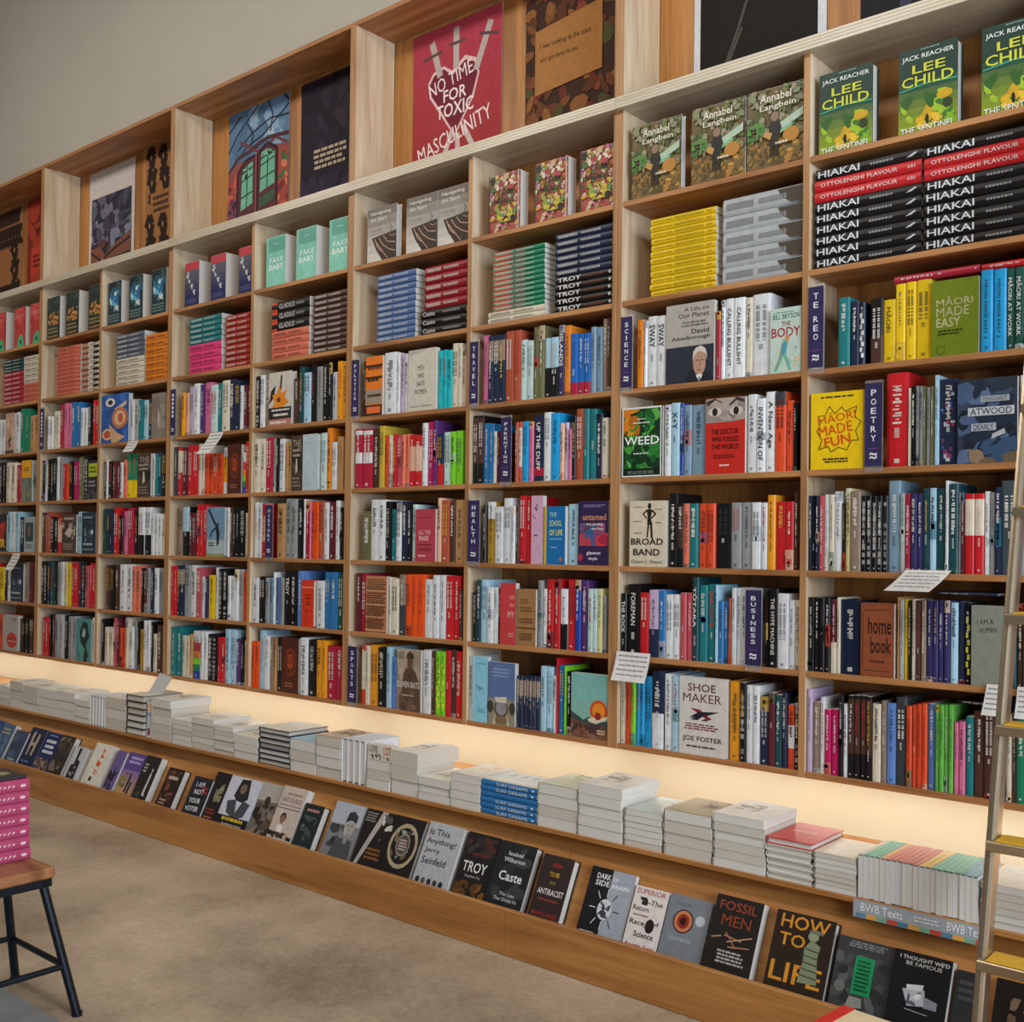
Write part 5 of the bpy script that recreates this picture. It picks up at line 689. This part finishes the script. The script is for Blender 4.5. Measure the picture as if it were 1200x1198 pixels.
for c, (art, w, h, t, deep, xs, nm) in FACES.items():
    for i, x in enumerate(xs):
        for k in range(deep):
            PAL['_t'] = ('', 'c9c9c6')
            o = book('display_copy', t, w, h, '_t' if k else '-', 'facing', (x, .018+(k+1)*(t+.0008), ZS[1]+TH/2), art=art if k == 0 else None, hard=c in (8, 7, 5), key=('A', c, min(k, 1)), prt=False, white=c != 8)
            tag(o, ('face-out %s book on the top row, %s' % (nm, POS[i])) if k == 0 else ('%s copy behind the %s cover %s' % (ORD[k-1], nm, POS[i])), 'book', 'face-out %s books' % nm)

# ------------------------------------------------------------------ flat stacks, spines to the room
# bay, x, length, z bottom, z top, [(count, colour, text)] from the bottom
ST = [(8, .010, .318, 0, .300, [(6, 'bk', 'HIAKAI'), (2, 'rd', 'OTTOLENGHI FLAVOUR'), (1, 'bk', 'HIAKAI')], 'near the bay divider'), (8, .336, .316, 0, .296, [(6, 'bk', 'HIAKAI'), (2, 'rd', 'OTTOLENGHI FLAVOUR'), (1, 'bk', 'HIAKAI')], 'toward the ladder'),
 (7, -.571, .246, 0, .262, [(12, 'yl', None)], ''), (7, -.298, .272, 0, .272, [(5, 'sv', None)], ''), (6, -1.296, .273, 0, .045, [(2, 'cr', None)], ''), (6, -1.276, .248, .045, .268, [(12, 'bandgreen', None)], ''),
 (6, -.978, .247, 0, .285, [(5, 'bk', 'TROY'), (6, 'nv', None)], ''), (5, -1.917, .225, 0, .280, [(11, 'sb', None)], ''), (5, -1.659, .245, 0, .100, [(3, 'bk', 'Caste')], ''), (5, -1.640, .230, .100, .272, [(5, 'cmx', None)], ''),
 (4, -2.625, .262, 0, .133, [(4, 'co', None)], ''), (4, -2.628, .267, .133, .265, [(3, 'blkor', 'GLADIUS')], ''), (4, -2.331, .225, 0, .260, [(10, 'bn', None)], ''),
 (3, -3.288, .267, 0, .145, [(4, 'mgx', None)], ''), (3, -3.292, .267, .145, .278, [(5, 'tl', None)], ''), (3, -2.985, .206, 0, .254, [(9, 'rdx', None)], ''),
 (2, -3.983, .277, 0, .148, [(5, 'cr', None)], ''), (2, -3.987, .277, .148, .278, [(5, 'navx', None)], ''), (2, -3.695, .217, 0, .246, [(7, 'og', None)], ''),
 (1, -4.647, .270, 0, .282, [(12, 'co', None)], ''), (1, -4.370, .216, 0, .278, [(9, 'stripe', None)], ''),
 (0, -5.314, .26, 0, .2, [(7, 'cm', None)], ''), (0, -5.319, .261, .2, .278, [(4, 'dt', None)], ''), (0, -5.048, .2, 0, .112, [(4, 'co', None)], ''), (0, -5.05, .2, .112, .278, [(5, 'cr', None)], '')]
PAL.update(mgx=('bright pink', 'e0407c'), cmx=('deep crimson', '8c1420'), rdx=('dark red', '9c2820'), navx=('grey and navy', '5c6474'))
MIX.update(bandgreen=('orange, white and green banded', 'eg', [(.66, 1, 'co'), (.37, .66, 'tp')]), blkor=('black with orange end', 'bk', [(.86, 1, 'ro')]), stripe=('cream and black striped', 'cr', [(.1, .38, 'bk'), (.62, .95, 'ru')]))
def flat_print(mb, t, h, code, text, rnd, base):
    fn = spine_fn(t, h); A = Art(mb, fn, t/h); cc = contrast(base)
    for a, b, c in (MIX[code][2] if code in MIX else []):
        for q0, q1 in ((0, 15), (15, 85), (85, 100)): mb.face([fn(q0, a*100, 4e-5), fn(q1, a*100, 4e-5), fn(q1, b*100, 4e-5), fn(q0, b*100, 4e-5)], c)
    A.k = 4; fn = flat_fn(t, h)
    if code == 'sv':
        mb.face([fn(8, 0, 1e-4), fn(92, 0, 1e-4), fn(92, 30, 1e-4), fn(50, 26, 1e-4), fn(8, 14, 1e-4)], '4a4238')
    def word(s, top, L, w, col):
        vs, fs, _ = glyphs(s); n = len(mb.v)
        for a, b in vs: mb.v.append(fn(50-w/2+w*b, top-L*a, 3e-4))
        for f in fs: mb.f.append(tuple(n+i for i in f)); mb.c.append(lin(col))
    def dash(top, end, w, col):
        v = top
        col = mix(col, base, .5)
        while v > end+1: s = rnd.uniform(.9, 2.6); s = min(s, v-end); mb.face([fn(50-w/2, v-s, 3e-4), fn(50+w/2, v-s, 3e-4), fn(50+w/2, v, 3e-4), fn(50-w/2, v, 3e-4)], col); v -= s+.7
    if text == 'HIAKAI': word('HIAKAI', 97, 40, 60, 'd0d4d8'); dash(47, 26, 20, 'b8bcc0'); A.fn = fn; A.run('p b8bcc0 30,14 70,6 62,4 34,9')
    elif text == 'OTTOLENGHI FLAVOUR': word('OTTOLENGHI', 94, 42, 36, 'e0c0c0'); word('FLAVOUR', 49, 28, 36, 'e0c0c0'); dash(12, 5, 30, 'e0c0c0')
    elif text == 'TROY': word('TROY', 95, 42, 62, 'dedcd8'); dash(46, 12, 26, '8a4a28'); A.run('e 50 3 22 2 d0d0d0')
    elif text: word(text, 95 if text != 'GLADIUS' else 80, 28 if text == 'Caste' else 42, 52, 'c0bcb8'); dash(50 if text == 'Caste' else 34, 12, 26, 'b0aca8')
    elif code == 'yl': dash(96, 66, 26, '6a5a18'); dash(62, 18, 40, '6a5a18'); dash(13, 4, 34, '6a5a18')
    else: dash(95, 60, 40, cc); dash(54, 20, 30, cc)
for si, (c, x, L, z0, z1, parts, where) in enumerate(ST):
    tot = sum(n for n, _, _ in parts); t = (z1-z0)/tot; z = ROWZ['B']+TH/2+z0; rnd = random.Random(si); idx = 0
    for n, code, text in parts:
        for k in range(n):
            key = ('B', si, code); jx = rnd.uniform(-.0035, .0035)
            first = key not in _cache; cc, base = cols_of(code)
            o = book('stacked_book', t-.0006, .19 if c == 8 else .155, L, code if code in PAL else base, 'flat', (x+L+jx*.5+.001, .010+rnd.uniform(0, .004), z), key=key, prt=False, pages=True, rnd=random.Random(1), hard=(code in ('bk', 'rd', 'sv')))
            if first:
                sp = MB(); flat_print(sp, t-.0006, L, code, text, random.Random(5), base)
                if code in ('bk', 'rd') and c == 8: pass
                sp.obj('spine_lettering', M_COVER, o)
            z += t
            nmx = MIX[code][0] if code in MIX else PAL[code][0]
            pl = 'topmost ' if n == 1 else '%s of %s ' % (ORD[k], NUM[n]); side = ', stack '+where if where else ''
            tag(o, '%s%s flat book%s, %s%s' % (pl, nmx, '' if n == 1 else 's', BAYALL[c], side), 'book', 'flat stacks of books in the second row')

# ------------------------------------------------------------------ posters standing in the top niches
POSTERS = [('P1', .063, .40, .56, 'black poster with a violet shape, beside the ladder end of the top niche'), ('P2', -.534, .485, .70, 'white-bordered black photograph of a pale stem'), ('P3', -1.298, .434, .62, 'brown poster of leaves with a tan quotation card'), ('P4', -1.93, .508, .70, 'red poster of a heart pierced by three swords'),
 ('P5', -2.693, .366, .50, 'dark purple poster with small pale lines of text'), ('P6', -3.275, .491, .655, 'stained-glass style print of an arcade with green doors'), ('P7', -4.062, .262, .50, 'tan and black swirling pattern poster beside the white print'), ('P8', -4.681, .502, .655, 'white-bordered print of a stormy volcano'), ('P9', -5.465, .193, .46, 'deep red poster with a paler red card'), ('P10', -5.894, .333, .46, 'tan and black patterned poster at the far end')]
SUNK = {'P2': .0, 'P3': 0, 'P4': 0}
for k, x, w, h, lab in POSTERS:
    z = ZS[0]+.0405; h = .655
    o = empty('poster', (x, DEPTH+.0165, z)); tag(o, lab, 'poster', 'posters in the top niches')
    mb = MB(); mb.box((0, 0, 0), (w, .0012, h), 'd8d8d8'); mb.obj('sheet', M_MATT, o)
    am = art_mesh('print', k, lambda u, v, l: (w*u/100, -.0003-l, h*v/100), w, h, M_MATT); am.obj('print', M_MATT, o)

# ------------------------------------------------------------------ stacks on the worktop, page ends to the room
# x, width, height, copies, style, label
LG = [(-4.584, .14, .094, 3, 'p', 'low white stack at the far end'), (-4.441, .122, .102, 3, 'p', 'second stack from the far end'), (-4.317, .148, .138, 3, 'p', 'tall grey-paged stack beside the far low ones'), (-4.167, .165, .127, 3, 'p', 'white stack before the three white-edged ones'), (-4.0, .186, .125, 3, 'p', 'first white-edged stack'), (-3.812, .18, .133, 3, 'p', 'second white-edged stack'), (-3.628, .141, .109, 4, 'p', 'cream stack beside the upright pages'),
 (-3.485, .138, .141, 5, 'u', 'upright pale books on their fore-edges'), (-3.343, .185, .150, 3, 'p', 'stack beside the dark-board hardbacks'), (-3.154, .150, .180, 6, 'h', 'dark-board hardback stack holding the leaning note card'), (-3.001, .060, .156, 1, 'v', 'white upright book striped orange and blue'), (-2.938, .152, .181, 5, 'q', 'tall white-sided stack below the leaning note card'), (-2.778, .15, .108, 5, 'p', 'stack of five beside the tall white-sided one'), (-2.625, .164, .133, 5, 'p', 'stack of five with broad cream top'),
 (-2.458, .135, .117, 6, 'p', 'stack of six with broad white edge'), (-2.319, .16, .095, 3, 'p', 'low stack with an orange top cover'), (-2.154, .198, .145, 7, 'h', 'navy-board hardback stack of seven'), (-1.952, .151, .124, 3, 'a', 'pale blue topped stack'), (-1.798, .144, .157, 4, 't', 'stack with a tan picture top'), (-1.651, .130, .160, 4, 'u', 'upright white books beside the red-lettered cover'), (-1.513, .125, .102, 3, 'l', 'low stack under the red-lettered cover'),
 (-1.384, .134, .152, 3, 'q', 'tall thick three-book stack'), (-1.25, .151, .079, 3, 'p', 'lowest white stack'), (-1.095, .136, .115, 4, 'o', 'stack with a faint orange pattern on top'), (-.956, .235, .112, 6, 's', 'blue surf book stack with white lettering'), (-.717, .157, .136, 4, 'g', 'stack with a green picture top'), (-.557, .163, .16, 5, 'q', 'tallest white stack of the near half'), (-.387, .130, .109, 6, 'i', 'thin-book stack with line-drawn top'),
 (-.252, .158, .131, 4, 'b', 'stack with a brown patterned top'), (-.09, .159, .147, 6, 'q', 'broad white stack beside the red-topped one'), (.071, .132, .110, 6, 'r', 'red-topped hardback stack'), (.206, .115, .095, 7, 'c', 'cream-topped stack of seven'), (.662-.04, .13, .102, 6, 'c', 'white stack behind the ladder')]
TOPC = dict(p='e4dfd4', q='e6e1d6', h='d6d0c2', a='a9c4d2', t='b09478', o='d8c4ae', g='9fae7c', b='a08a6a', r='c84a44', c='d8cdb4', i='c4ccc4', s='c9cfc4', l='d2cbbf')
def worktop_label(nm, k, n): return '%s book from the worktop up, in the %s' % (ORD[k], nm)
for li, (x, w, hh, n, st, nm) in enumerate(LG):
    rnd = random.Random(li+50)
    if st == 'v':
        o = book('worktop_book', w-.004, .14, hh, 'wh', 'shelved', (x+.002, LY+.012, LEDGE), rnd=rnd, prt=False)
        mb = MB(); fn = spine_fn(w-.004, hh); A = Art(mb, fn, .4); A.run('r 20 74 80 96 d8903a;r 20 30 80 60 a8bcc8;r 30 6 70 26 8a4a6a;r 20 62 80 72 3a6a9a'); mb.obj('spine_lettering', M_COVER, o)
        tag(o, 'white upright worktop book with orange and blue stripes on its spine', 'book'); continue
    if st == 'u':
        t = w/n
        for k in range(n):
            o = book('worktop_book', t-.0006, hh, .17, 'wh', 'spine_up', (x+k*t, LY+.008, LEDGE+hh), rnd=rnd, prt=False)
            tag(o, '%s of %s %s' % (ORD[k], NUM[n], nm), 'book', 'books standing on their fore-edges')
        continue
    t = hh/n; z = LEDGE
    for k in range(n):
        last = k == n-1; tj = t*1.0
        if st == 's':
            o = book('worktop_book', tj-.0006, .155, w, 'bu', 'flat', (x+w+rnd.uniform(-.002, .004), LY+.008, z), rnd=rnd, prt=False, key=None)
            recol = MB(); A = Art(recol, lambda u, v, l: (t*u/100, -.0006-l+0*u, w*v/100), .1)
            fn = flat_fn(tj-.0006, w)
            if k != 3:
                vs, fs, _ = glyphs('SURF DREAMS'); m0 = len(recol.v)
                for a, b in vs: recol.v.append(fn(22+56*b, 72-56*a, 3e-4))
                for f in fs: recol.f.append(tuple(m0+i for i in f)); recol.c.append(lin('d8e0e4'))
                recol.face([fn(36, 5, 3e-4), fn(64, 5, 3e-4), fn(64, 9, 3e-4), fn(36, 9, 3e-4)], 'e0e4e8')
            recol.obj('spine_lettering', M_COVER, o)
            if last:
                tp = MB(); A = Art(tp, lambda u, v, l: (tj-.0004+l, .002+.15*u/100, w*v/100), .65); A.run('r 0 0 100 100 ccd0c4;d 60 10 90 90 4 9ab0b4;r 10 0 30 100 e0dccf'); tp.obj('cover_print', M_COVER, o)
        else:
            wx = w-rnd.uniform(0, .005); dp = rnd.uniform(.185, .215) if st in 'qhr' else rnd.uniform(.17, .2)
            col = TOPC[st] if last else {'h': '1c2430', 'r': 'd0ccc4'}.get(st, 'cdc8bd')
            PAL['_t'] = ('', col)
            if st == 'h': PAL['_t'] = ('', '232c3c' if nm[0] == 'n' else '33302c')
            o = book('worktop_book', tj-.0008, wx, dp, '_t', 'tail', (x+rnd.uniform(0, .003), LY+.004+rnd.uniform(0, .006), z), rnd=rnd, prt=False, hard=st in 'hr', warm=rnd.random() < .4)
            if last:
                tp = MB(); tt = tj-.0008; A = Art(tp, lambda u, v, l: (tt+.0003+l, wx*u/100, dp*v/100), .8)
                A.run({'h': 'r 0 0 100 100 dcd5c5', 't': 'r 0 0 100 100 c4b49c;n 10 30 90 95 20 9 a8764c,8a6a54,c8a888', 'g': 'r 0 0 100 100 c4c4a8;n 20 50 90 98 16 10 8a9a5c,a8b07a,6a7a4a', 'b': 'r 0 0 100 100 a8956c;n 40 40 98 96 26 6 8a5a3c,6a4430,b08a60', 'o': 'r 0 0 100 100 d4ccbc;n 20 20 90 90 10 10 dcae88,d8b8a0', 'i': 'r 0 0 100 100 c0c8c2;l 6a7a74 1 10,20 60,60 90,40;l 6a7a74 1 20,80 70,90;n 30 50 80 90 6 8 a8b4a8', 'r': 'r 0 0 100 100 c84a44;d 20 50 80 58 1 e0a8a0', 'c': 'r 0 0 100 100 e4dac4', 'a': 'r 0 0 100 100 a9c8d8', 'q': 'r 0 0 100 100 e4dfd4;n 10 40 60 80 8 10 a89a84,b8ac98', 'p': 'r 0 0 100 100 e2dccf;d 20 30 80 60 2 b0a894', 'l': 'r 0 0 100 100 cfc8bc'}[st])
                if st == 'o' and 0: pass
                tp.obj('cover_print', M_COVER, o)
        tag(o, worktop_label(nm, k, n), 'book', 'stacked books on the worktop'); z += t
# cream book with red letters standing on the low stack
o = book('worktop_book', .03, .125, .055, 'cr', 'facing', (-1.508, LY+.04, LEDGE+.1025), prt=False)
mb = MB(); A = Art(mb, lambda u, v, l: (.0303+l, .125*u/100, .055*v/100), 2.2); A.run('r 0 0 100 100 d6cfc0;t 6 50 40 92 3a2a2a LOVE;t 66 40 96 94 b0282c LOT;n 6 6 60 40 8 14 4a4440,8a7a6a;n 64 6 96 30 4 12 6a6a4a'); mb.obj('cover_print', M_COVER, o)
tag(o, 'cream book standing on a low stack with red and dark hand lettering', 'book')
# small coloured texts, spines up
cols = ['cr', 'eg', 'eg', 'eg', 'og', 'ro', 'ro', 'ro', 'ro', 'ro', 'ro', 'am', 'am', 'eg', 'eg', 'gn', 'eg', 'eg', 'tl', 'tl', 'sb']
PAL.update(eg2=('soft green', '6fb08c'), ro2=('soft red', 'cf6a50'), am2=('soft yellow', 'dcb04a'), og2=('soft orange', 'dc9a50'), tl2=('soft blue-green', '7aa8ac'))
cols = ['cr', 'eg2', 'eg2', 'eg2', 'og2', 'ro2', 'ro2', 'ro2', 'ro2', 'ro2', 'ro2', 'am2', 'am2', 'eg2', 'eg2', 'eg2', 'eg2', 'eg2', 'tl2', 'tl2', 'tl2']
x = .326; cnt = {}
for i, c in enumerate(cols):
    t = .0138
    o = book('small_text', t-.0005, .108+.003*R.random(), .178, c, 'spine_up', (x, LY+.006+R.uniform(0, .005), LEDGE+.110), rnd=R, white=True, prt=False); x += t
    cnt[c] = cnt.get(c, 0)+1
    tag(o, '%s %s spine in the row of small books on their fore-edges' % (ORD[cnt[c]-1], PAL[c][0]), 'book', 'small coloured books spines up')

# ------------------------------------------------------------------ leaning books in the trough
DX = [(-4.46, .122, .203, 0), (-4.322, .138, .195, 1), (-4.16, .133, .178, 1), (-4.041, .156, .211, 0), (-3.876, .159, .208, 0), (-3.702, .128, .208, 1), (-3.545, .114, .172, 1), (-3.377, .156, .211, 1), (-3.177, .077, .2, 1), (-3.101, .16, .206, 0), (-2.938, .119, .209, 1), (-2.741, .119, .182, 1), (-2.541, .131, .174, 1), (-2.42, .103, .214, 0), (-2.318, .208, .214, 0), (-2.109, .141, .218, 0), (-1.966, .145, .222, 1), (-1.81, .108, .177, 1), (-1.663, .162, .214, 0), (-1.494, .158, .213, 0), (-1.334, .149, .213, 1), (-1.17, .16, .22, 1), (-1.002, .147, .218, 0), (-.848, .15, .215, 1), (-.669, .12, .206, 2), (-.492, .158, .206, 0), (-.328, .115, .182, 0), (-.211, .138, .185, 0), (-.063, .142, .212, 1), (.116, .164, .21, 1), (.286, .145, .186, 0), (.433, .139, .186, 1), (.577, .06, .174, 0), (.665, .15, .178, 0)]
DN = ['blue book at the far end of the trough', 'steel blue book second from the far end', 'dark slate book beside the navy gold one', 'navy book with gold upright letters', 'navy book with white script', 'black book with brown swirls', 'grey book with a dark tower-like figure', 'white book with vertical orange marks', 'narrow purple book beside the sunset cover', 'purple and gold book with two dark figures', 'black book with a small white figure', 'dark brown book with white dashes, before the black I am not your one', 'black book lettered I am not your', 'black book with a pale plant and red-brown words', 'pale book with a long-haired dark figure and yellow line', 'sepia photograph book of a crowd of people', 'beige book lettered last dance with a child figure', 'small dark green photograph book', 'black and white book of a capped young person', 'black book with a pale diagonal band', 'dark book with a cream ring emblem', 'grey book titled Is This Anything', 'black book titled Troy leaning in the trough', 'black book titled Caste leaning in the trough', 'brown book titled how to be an antiracist', 'half black, half grey book with a radiating brain', 'white book titled Superior in red', 'grey book with a red eye circle', 'black book titled Fossil Men', 'black book with large amber words How to Live', 'charcoal photograph book with a green panel', 'black book with a silver typewriter', 'dark grey book partly behind the ladder', 'black book with a brown wreath pattern behind the ladder']
TL = -math.atan2(.115, .235)
sy, sz = math.sin(-TL), math.cos(-TL)
for i, ((x, w, v, extra), nm) in enumerate(zip(DX, DN)):
    h = v+.022; t = .022+.012*min(extra, 1); ey, ez = -.481-sy*.0, -.492
    # front plane passes (y=-.475, z=-.468); books behind lie one thickness further back
    for k in range(1):
        py = -.475-sy*.022+sz*.022; pz = -.468-sz*.022-sy*.022
        o = book('leaning_book', t, w-.002, h, '-', 'facing', (x, py, pz), art='d%d' % i, hard=i % 3 != 1, tilt=TL, prt=False)
        tag(o, nm, 'book', 'books leaning in the lower trough')

# ------------------------------------------------------------------ note cards clipped to shelf fronts
def card(x0, x1, zt, zb, y0, y1, lab, skew=0.0, n=5, grp='paper notes on the shelf fronts'):
    mb = MB(); W = x1-x0; N = 6; front = []; th = .0006
    P = lambda u, k, off=0: (W*u+skew*(k/N), y0+(y1-y0)*(k/N)**1.5-off, (zb-zt)*k/N)
    for k in range(N):
        mb.face([P(0, k), P(1, k), P(1, k+1), P(0, k+1)], 'd8d6d2'); mb.face([P(0, k, th), P(0, k+1, th), P(1, k+1, th), P(1, k, th)], 'd8d6d2')
        for u in (0, 1): mb.face([P(u, k), P(u, k, th), P(u, k+1, th), P(u, k+1)], 'c8c6c2')
    o = mb.obj('note_card', M_CARD, None, (x0, 0, zt)); tag(o, lab, 'card', grp)
    q = MB(); r = random.Random(int(abs(x0)*100))
    for i in range(n):
        k0 = N*(.12+.8*i/n); k1 = k0+.10*N/ n*2.2
        u = .08+r.random()*.05
        while u < .88:
            du = min(r.uniform(.05, .16), .93-u); q.face([P(u, k0, .0010), P(u, k1, .0010), P(u+du, k1, .0010), P(u+du, k0, .0010)], '7a7c84'); u += du+.02
    q.obj('handwriting', M_CARD, o)
card(-.678, -.543, .322, .226, -.006, -.035, 'white note card taped at the corner below the rock book', -.004)
card(.300, .425, .618, .560, -.003, -.075, 'large white note sheet sloping out above the home book', -.035)
card(-3.075, -2.965, 1.205, 1.103, -.004, -.05, 'white note sheet hanging over the red-orange spines', -.05)
card(-3.823, -3.722, 1.205, 1.148, -.004, -.03, 'small square note under the blue round-picture book', -.015, 3)
card(-5.120, -5.02, .600, .500, -.004, -.04, 'narrow note hanging at the farthest bay', -.03, 4)
card(.520, .560, .318, .236, -.004, -.02, 'narrow white note beside the ladder stile', -.01)
card(.597, .652, .318, .236, -.004, -.02, 'white note seen through the ladder', -.004)
mb = MB(); mb.box((0, 0, 0), (.075, .0012, .105), 'a9a8a4'); o = mb.obj('note_card', M_CARD, None, (-3.10, -.30, -.0225)); o.rotation_euler = (-.5, .25, .3); tag(o, 'grey note card leaning up on the dark-board stack', 'card', 'paper notes on the worktop')
# strip label on the worktop edge below the small texts
lb = empty('edge_label', (.318, LY-.0035, LEDGE-.046)); tag(lb, 'pale strip label reading BWB Texts on the worktop edge under the small books', 'label')
mb = MB(); mb.box((0, 0, 0), (.33, .002, .044), '9fa6ae'); mb.obj('strip', M_CARD, lb)
mb = MB(); A = Art(mb, lambda u, v, l: (.33*u/100, -.0002-l, .044*v/100), 7.5)
for i, cl in enumerate(('5a86a0', 'd8a04a', '7aa890', 'c04a3c', '4a7a9a', 'd8a04a', '7aa890', 'c04a3c', '5a86a0', 'd8a04a', '7aa890', 'c04a3c')): A.run('r %g 2 %g 28 %s' % (2+i*8, 10+i*8, cl))
A.run('t 6 42 38 88 e8e8ea BWB Texts;d 46 46 66 84 2 d8d8dc;t 70 42 98 88 e8e8ea BWB Texts'); mb.obj('lettering', M_CARD, lb)

# ------------------------------------------------------------------ ladder
lad = empty('library_ladder', (.67, -.63, FLOOR)); tag(lad, 'aluminium library ladder leaning against the near bookcase', 'ladder')
yb, zb, yt, zt = 0, 0, .585, 2.42
def LP(f, dx=0, dy=0): return (dx, yb+(yt-yb)*f+dy, zb+(zt-zb)*f)
for nm, x0 in (('stile', 0.0), ('stile', .42)):
    mb = MB(); wx, wy = .022, .052
    def prof(f, s): 
        c = LP(f); return [(x0+a, c[1]+b, c[2]) for a, b in s]
    bv = .008; S = [(bv, -wy/2), (wx-bv, -wy/2), (wx-bv*.3, -wy/2+bv*.3), (wx, -wy/2+bv), (wx, wy/2-bv), (wx-bv, wy/2), (bv, wy/2), (0, wy/2-bv), (0, -wy/2+bv), (bv*.3, -wy/2+bv*.3)]
    a = prof(.004, S); b = prof(1, S); n = len(S)
    for i in range(n): j = (i+1) % n; mb.face([a[i], a[j], b[j], b[i]], 'wh')
    mb.face(a[::-1], 'wh'); mb.face(b, 'wh')
    st = recalc(mb.obj(nm, M_ALU, lad))
    mb = MB(); mb.bevbox((x0-.003, -.034, 0), (x0+.026, .034, .035), .003); f = recalc(mb.obj('rubber_foot', M_BLACK, st))
for z in (.11, .353, .598, .846, 1.094, 1.342, 1.59, 1.838, 2.086):
    f = z/zt; y = (yt-yb)*f
    mb = MB(); mb.bevbox((.006, y-.040, z-.012), (.436, y+.036, z+.010), .002); tr = recalc(mb.obj('tread', M_ALU, lad))
    mb = MB(); mb.bevbox((.024, y-.036, z+.0102), (.418, y+.032, z+.0145), .001); k = recalc(mb.obj('tread_top', M_YEL, tr)); k['label'] = 'yellow tread top'  # thin yellow layer over the upper face of each tread

# ------------------------------------------------------------------ stool with a stack of pink books
stl = empty('stool', (-1.46, -1.762, FLOOR)); tag(stl, 'low square stool with brown wooden seat and black steel legs', 'stool')
ft, tp_, sh = .175, .110, .362
mb = MB(); mb.bevbox((-.132, -.132, sh-.0), (.132, .132, sh+.028), .004); recalc(mb.obj('seat', M_SEAT, stl))
mb = MB()
for a in (-1, 1):
    mb.box((-.126, a*.116-.010, sh-.022), (.126, a*.116+.010, sh-.0005)); mb.box((a*.116-.010, -.105, sh-.022), (a*.116+.010, .105, sh-.0005))
mb.obj('seat_frame', M_BLACK, stl)
for a in (-1, 1):
    for b in (-1, 1):
        mb = MB(); mb.tube((a*tp_, b*tp_, sh-.02), (a*ft, b*ft, .004), .0115, .0115, 14); leg = recalc(mb.obj('leg', M_BLACK, stl))
        mb = MB(); mb.tube((a*ft, b*ft, .0), (a*ft, b*ft, .010), .014, .014, 14); recalc(mb.obj('foot_cap', M_BLACK, leg))
q = tp_+(ft-tp_)*.64; zr = sh*.36
for a, b in (((-q, -q), (q, -q)), ((q, -q), (q, q)), ((q, q), (-q, q)), ((-q, q), (-q, -q))):
    mb = MB(); mb.tube((a[0], a[1], zr), (b[0], b[1], zr), .008, .008, 10); recalc(mb.obj('stretcher', M_BLACK, stl))
STOOL_Y = -1.640
zz = FLOOR+sh+.0285
PAL['pinkx'] = ('deep pink', 'b4476f')
for k in range(7):
    t = .031
    o = book('stool_book', t-.0006, .15, .235, 'pinkx', 'flat', (0, 0, 0), key='pinkstack', prt=False, hard=True)
    if k == 0:
        sp = MB(); fn = flat_fn(t-.0006, .235); A = Art(sp, fn, t/.235); A.k = 4
        for j in range(6): sp.face([fn(30+8*(j % 2), 46-5*j, 3e-4), fn(66, 44-5*j, 3e-4), fn(60-10*(j % 2), 42-5*j, 3e-4)], 'e0c0c8')
        for j in range(7): sp.face([fn(28, 92-5*j, 3e-4), fn(50+14*(j % 2), 93-5*j, 3e-4), fn(70, 89-5*j, 3e-4), fn(40, 88.5-5*j, 3e-4)], 'e8d4d8')
        A.run('e 50 8 18 3 d88aa0;r 44 5 56 11 f0dce0'); sp.obj('spine_lettering', M_COVER, o)
    M = Matrix.Rotation(math.radians(90), 4, 'Z') @ ROT['flat'].to_4x4()
    o.matrix_world = Matrix.Translation((-1.446+R.uniform(-.002, .002), STOOL_Y-.001*k+R.uniform(-.002, .002), zz)) @ M
    tag(o, '%s deep pink book from the seat up, on the stool' % ORD[k], 'book', 'pink books on the stool'); zz += t
o = book('stool_book', .008, .13, .21, 'ch', 'flat', (0, 0, 0), prt=False); o.matrix_world = Matrix.Translation((-1.46, STOOL_Y-.008, zz)) @ Matrix.Rotation(math.radians(90), 4, 'Z') @ ROT['flat'].to_4x4()
mb = MB(); A = Art(mb, lambda u, v, l: (.0082+l, .13*u/100, .21*v/100), .62); A.run('r 0 0 100 100 3a3a34;n 0 0 100 100 12 16 b0a06a,8a8a6a,5a6a6a'); mb.obj('cover_print', M_COVER, o); tag(o, 'thin dark patterned booklet on top of the pink books', 'book')
mb = MB(); mb.box((0, 0, 0), (.05, .004, .05), 'd8d4d0'); o = mb.obj('price_card', M_CARD, None, (-1.53, STOOL_Y-.10, zz+.0085)); tag(o, 'small white card standing on the pink book stack', 'card')

# ------------------------------------------------------------------ display plinth at the bottom edge
pl = empty('display_plinth', (.577, -1.039, FLOOR)); tag(pl, 'low cream plinth with a red edge band near the ladder foot', 'plinth')
hh = -.20-FLOOR
mb = MB(); mb.bevbox((.0, -.55, 0), (.62, 0, hh-.012), .003); recalc(mb.obj('box', plain('cream_laminate', 'c9b48e', .5), pl))
mb = MB(); mb.bevbox((-.004, -.554, hh-.0118), (.624, .004, hh), .002); recalc(mb.obj('top', plain('cream_top', 'd2bd96', .5), pl))
mb = MB(); mb.box((-.0045, -.554, hh-.0115), (.020, .0045, hh+.0006), 'c02a1c'); o = mb.obj('edge_band', M_CARD, pl); o['label'] = 'red edge band'
pl.rotation_euler = (0, 0, math.radians(-6))
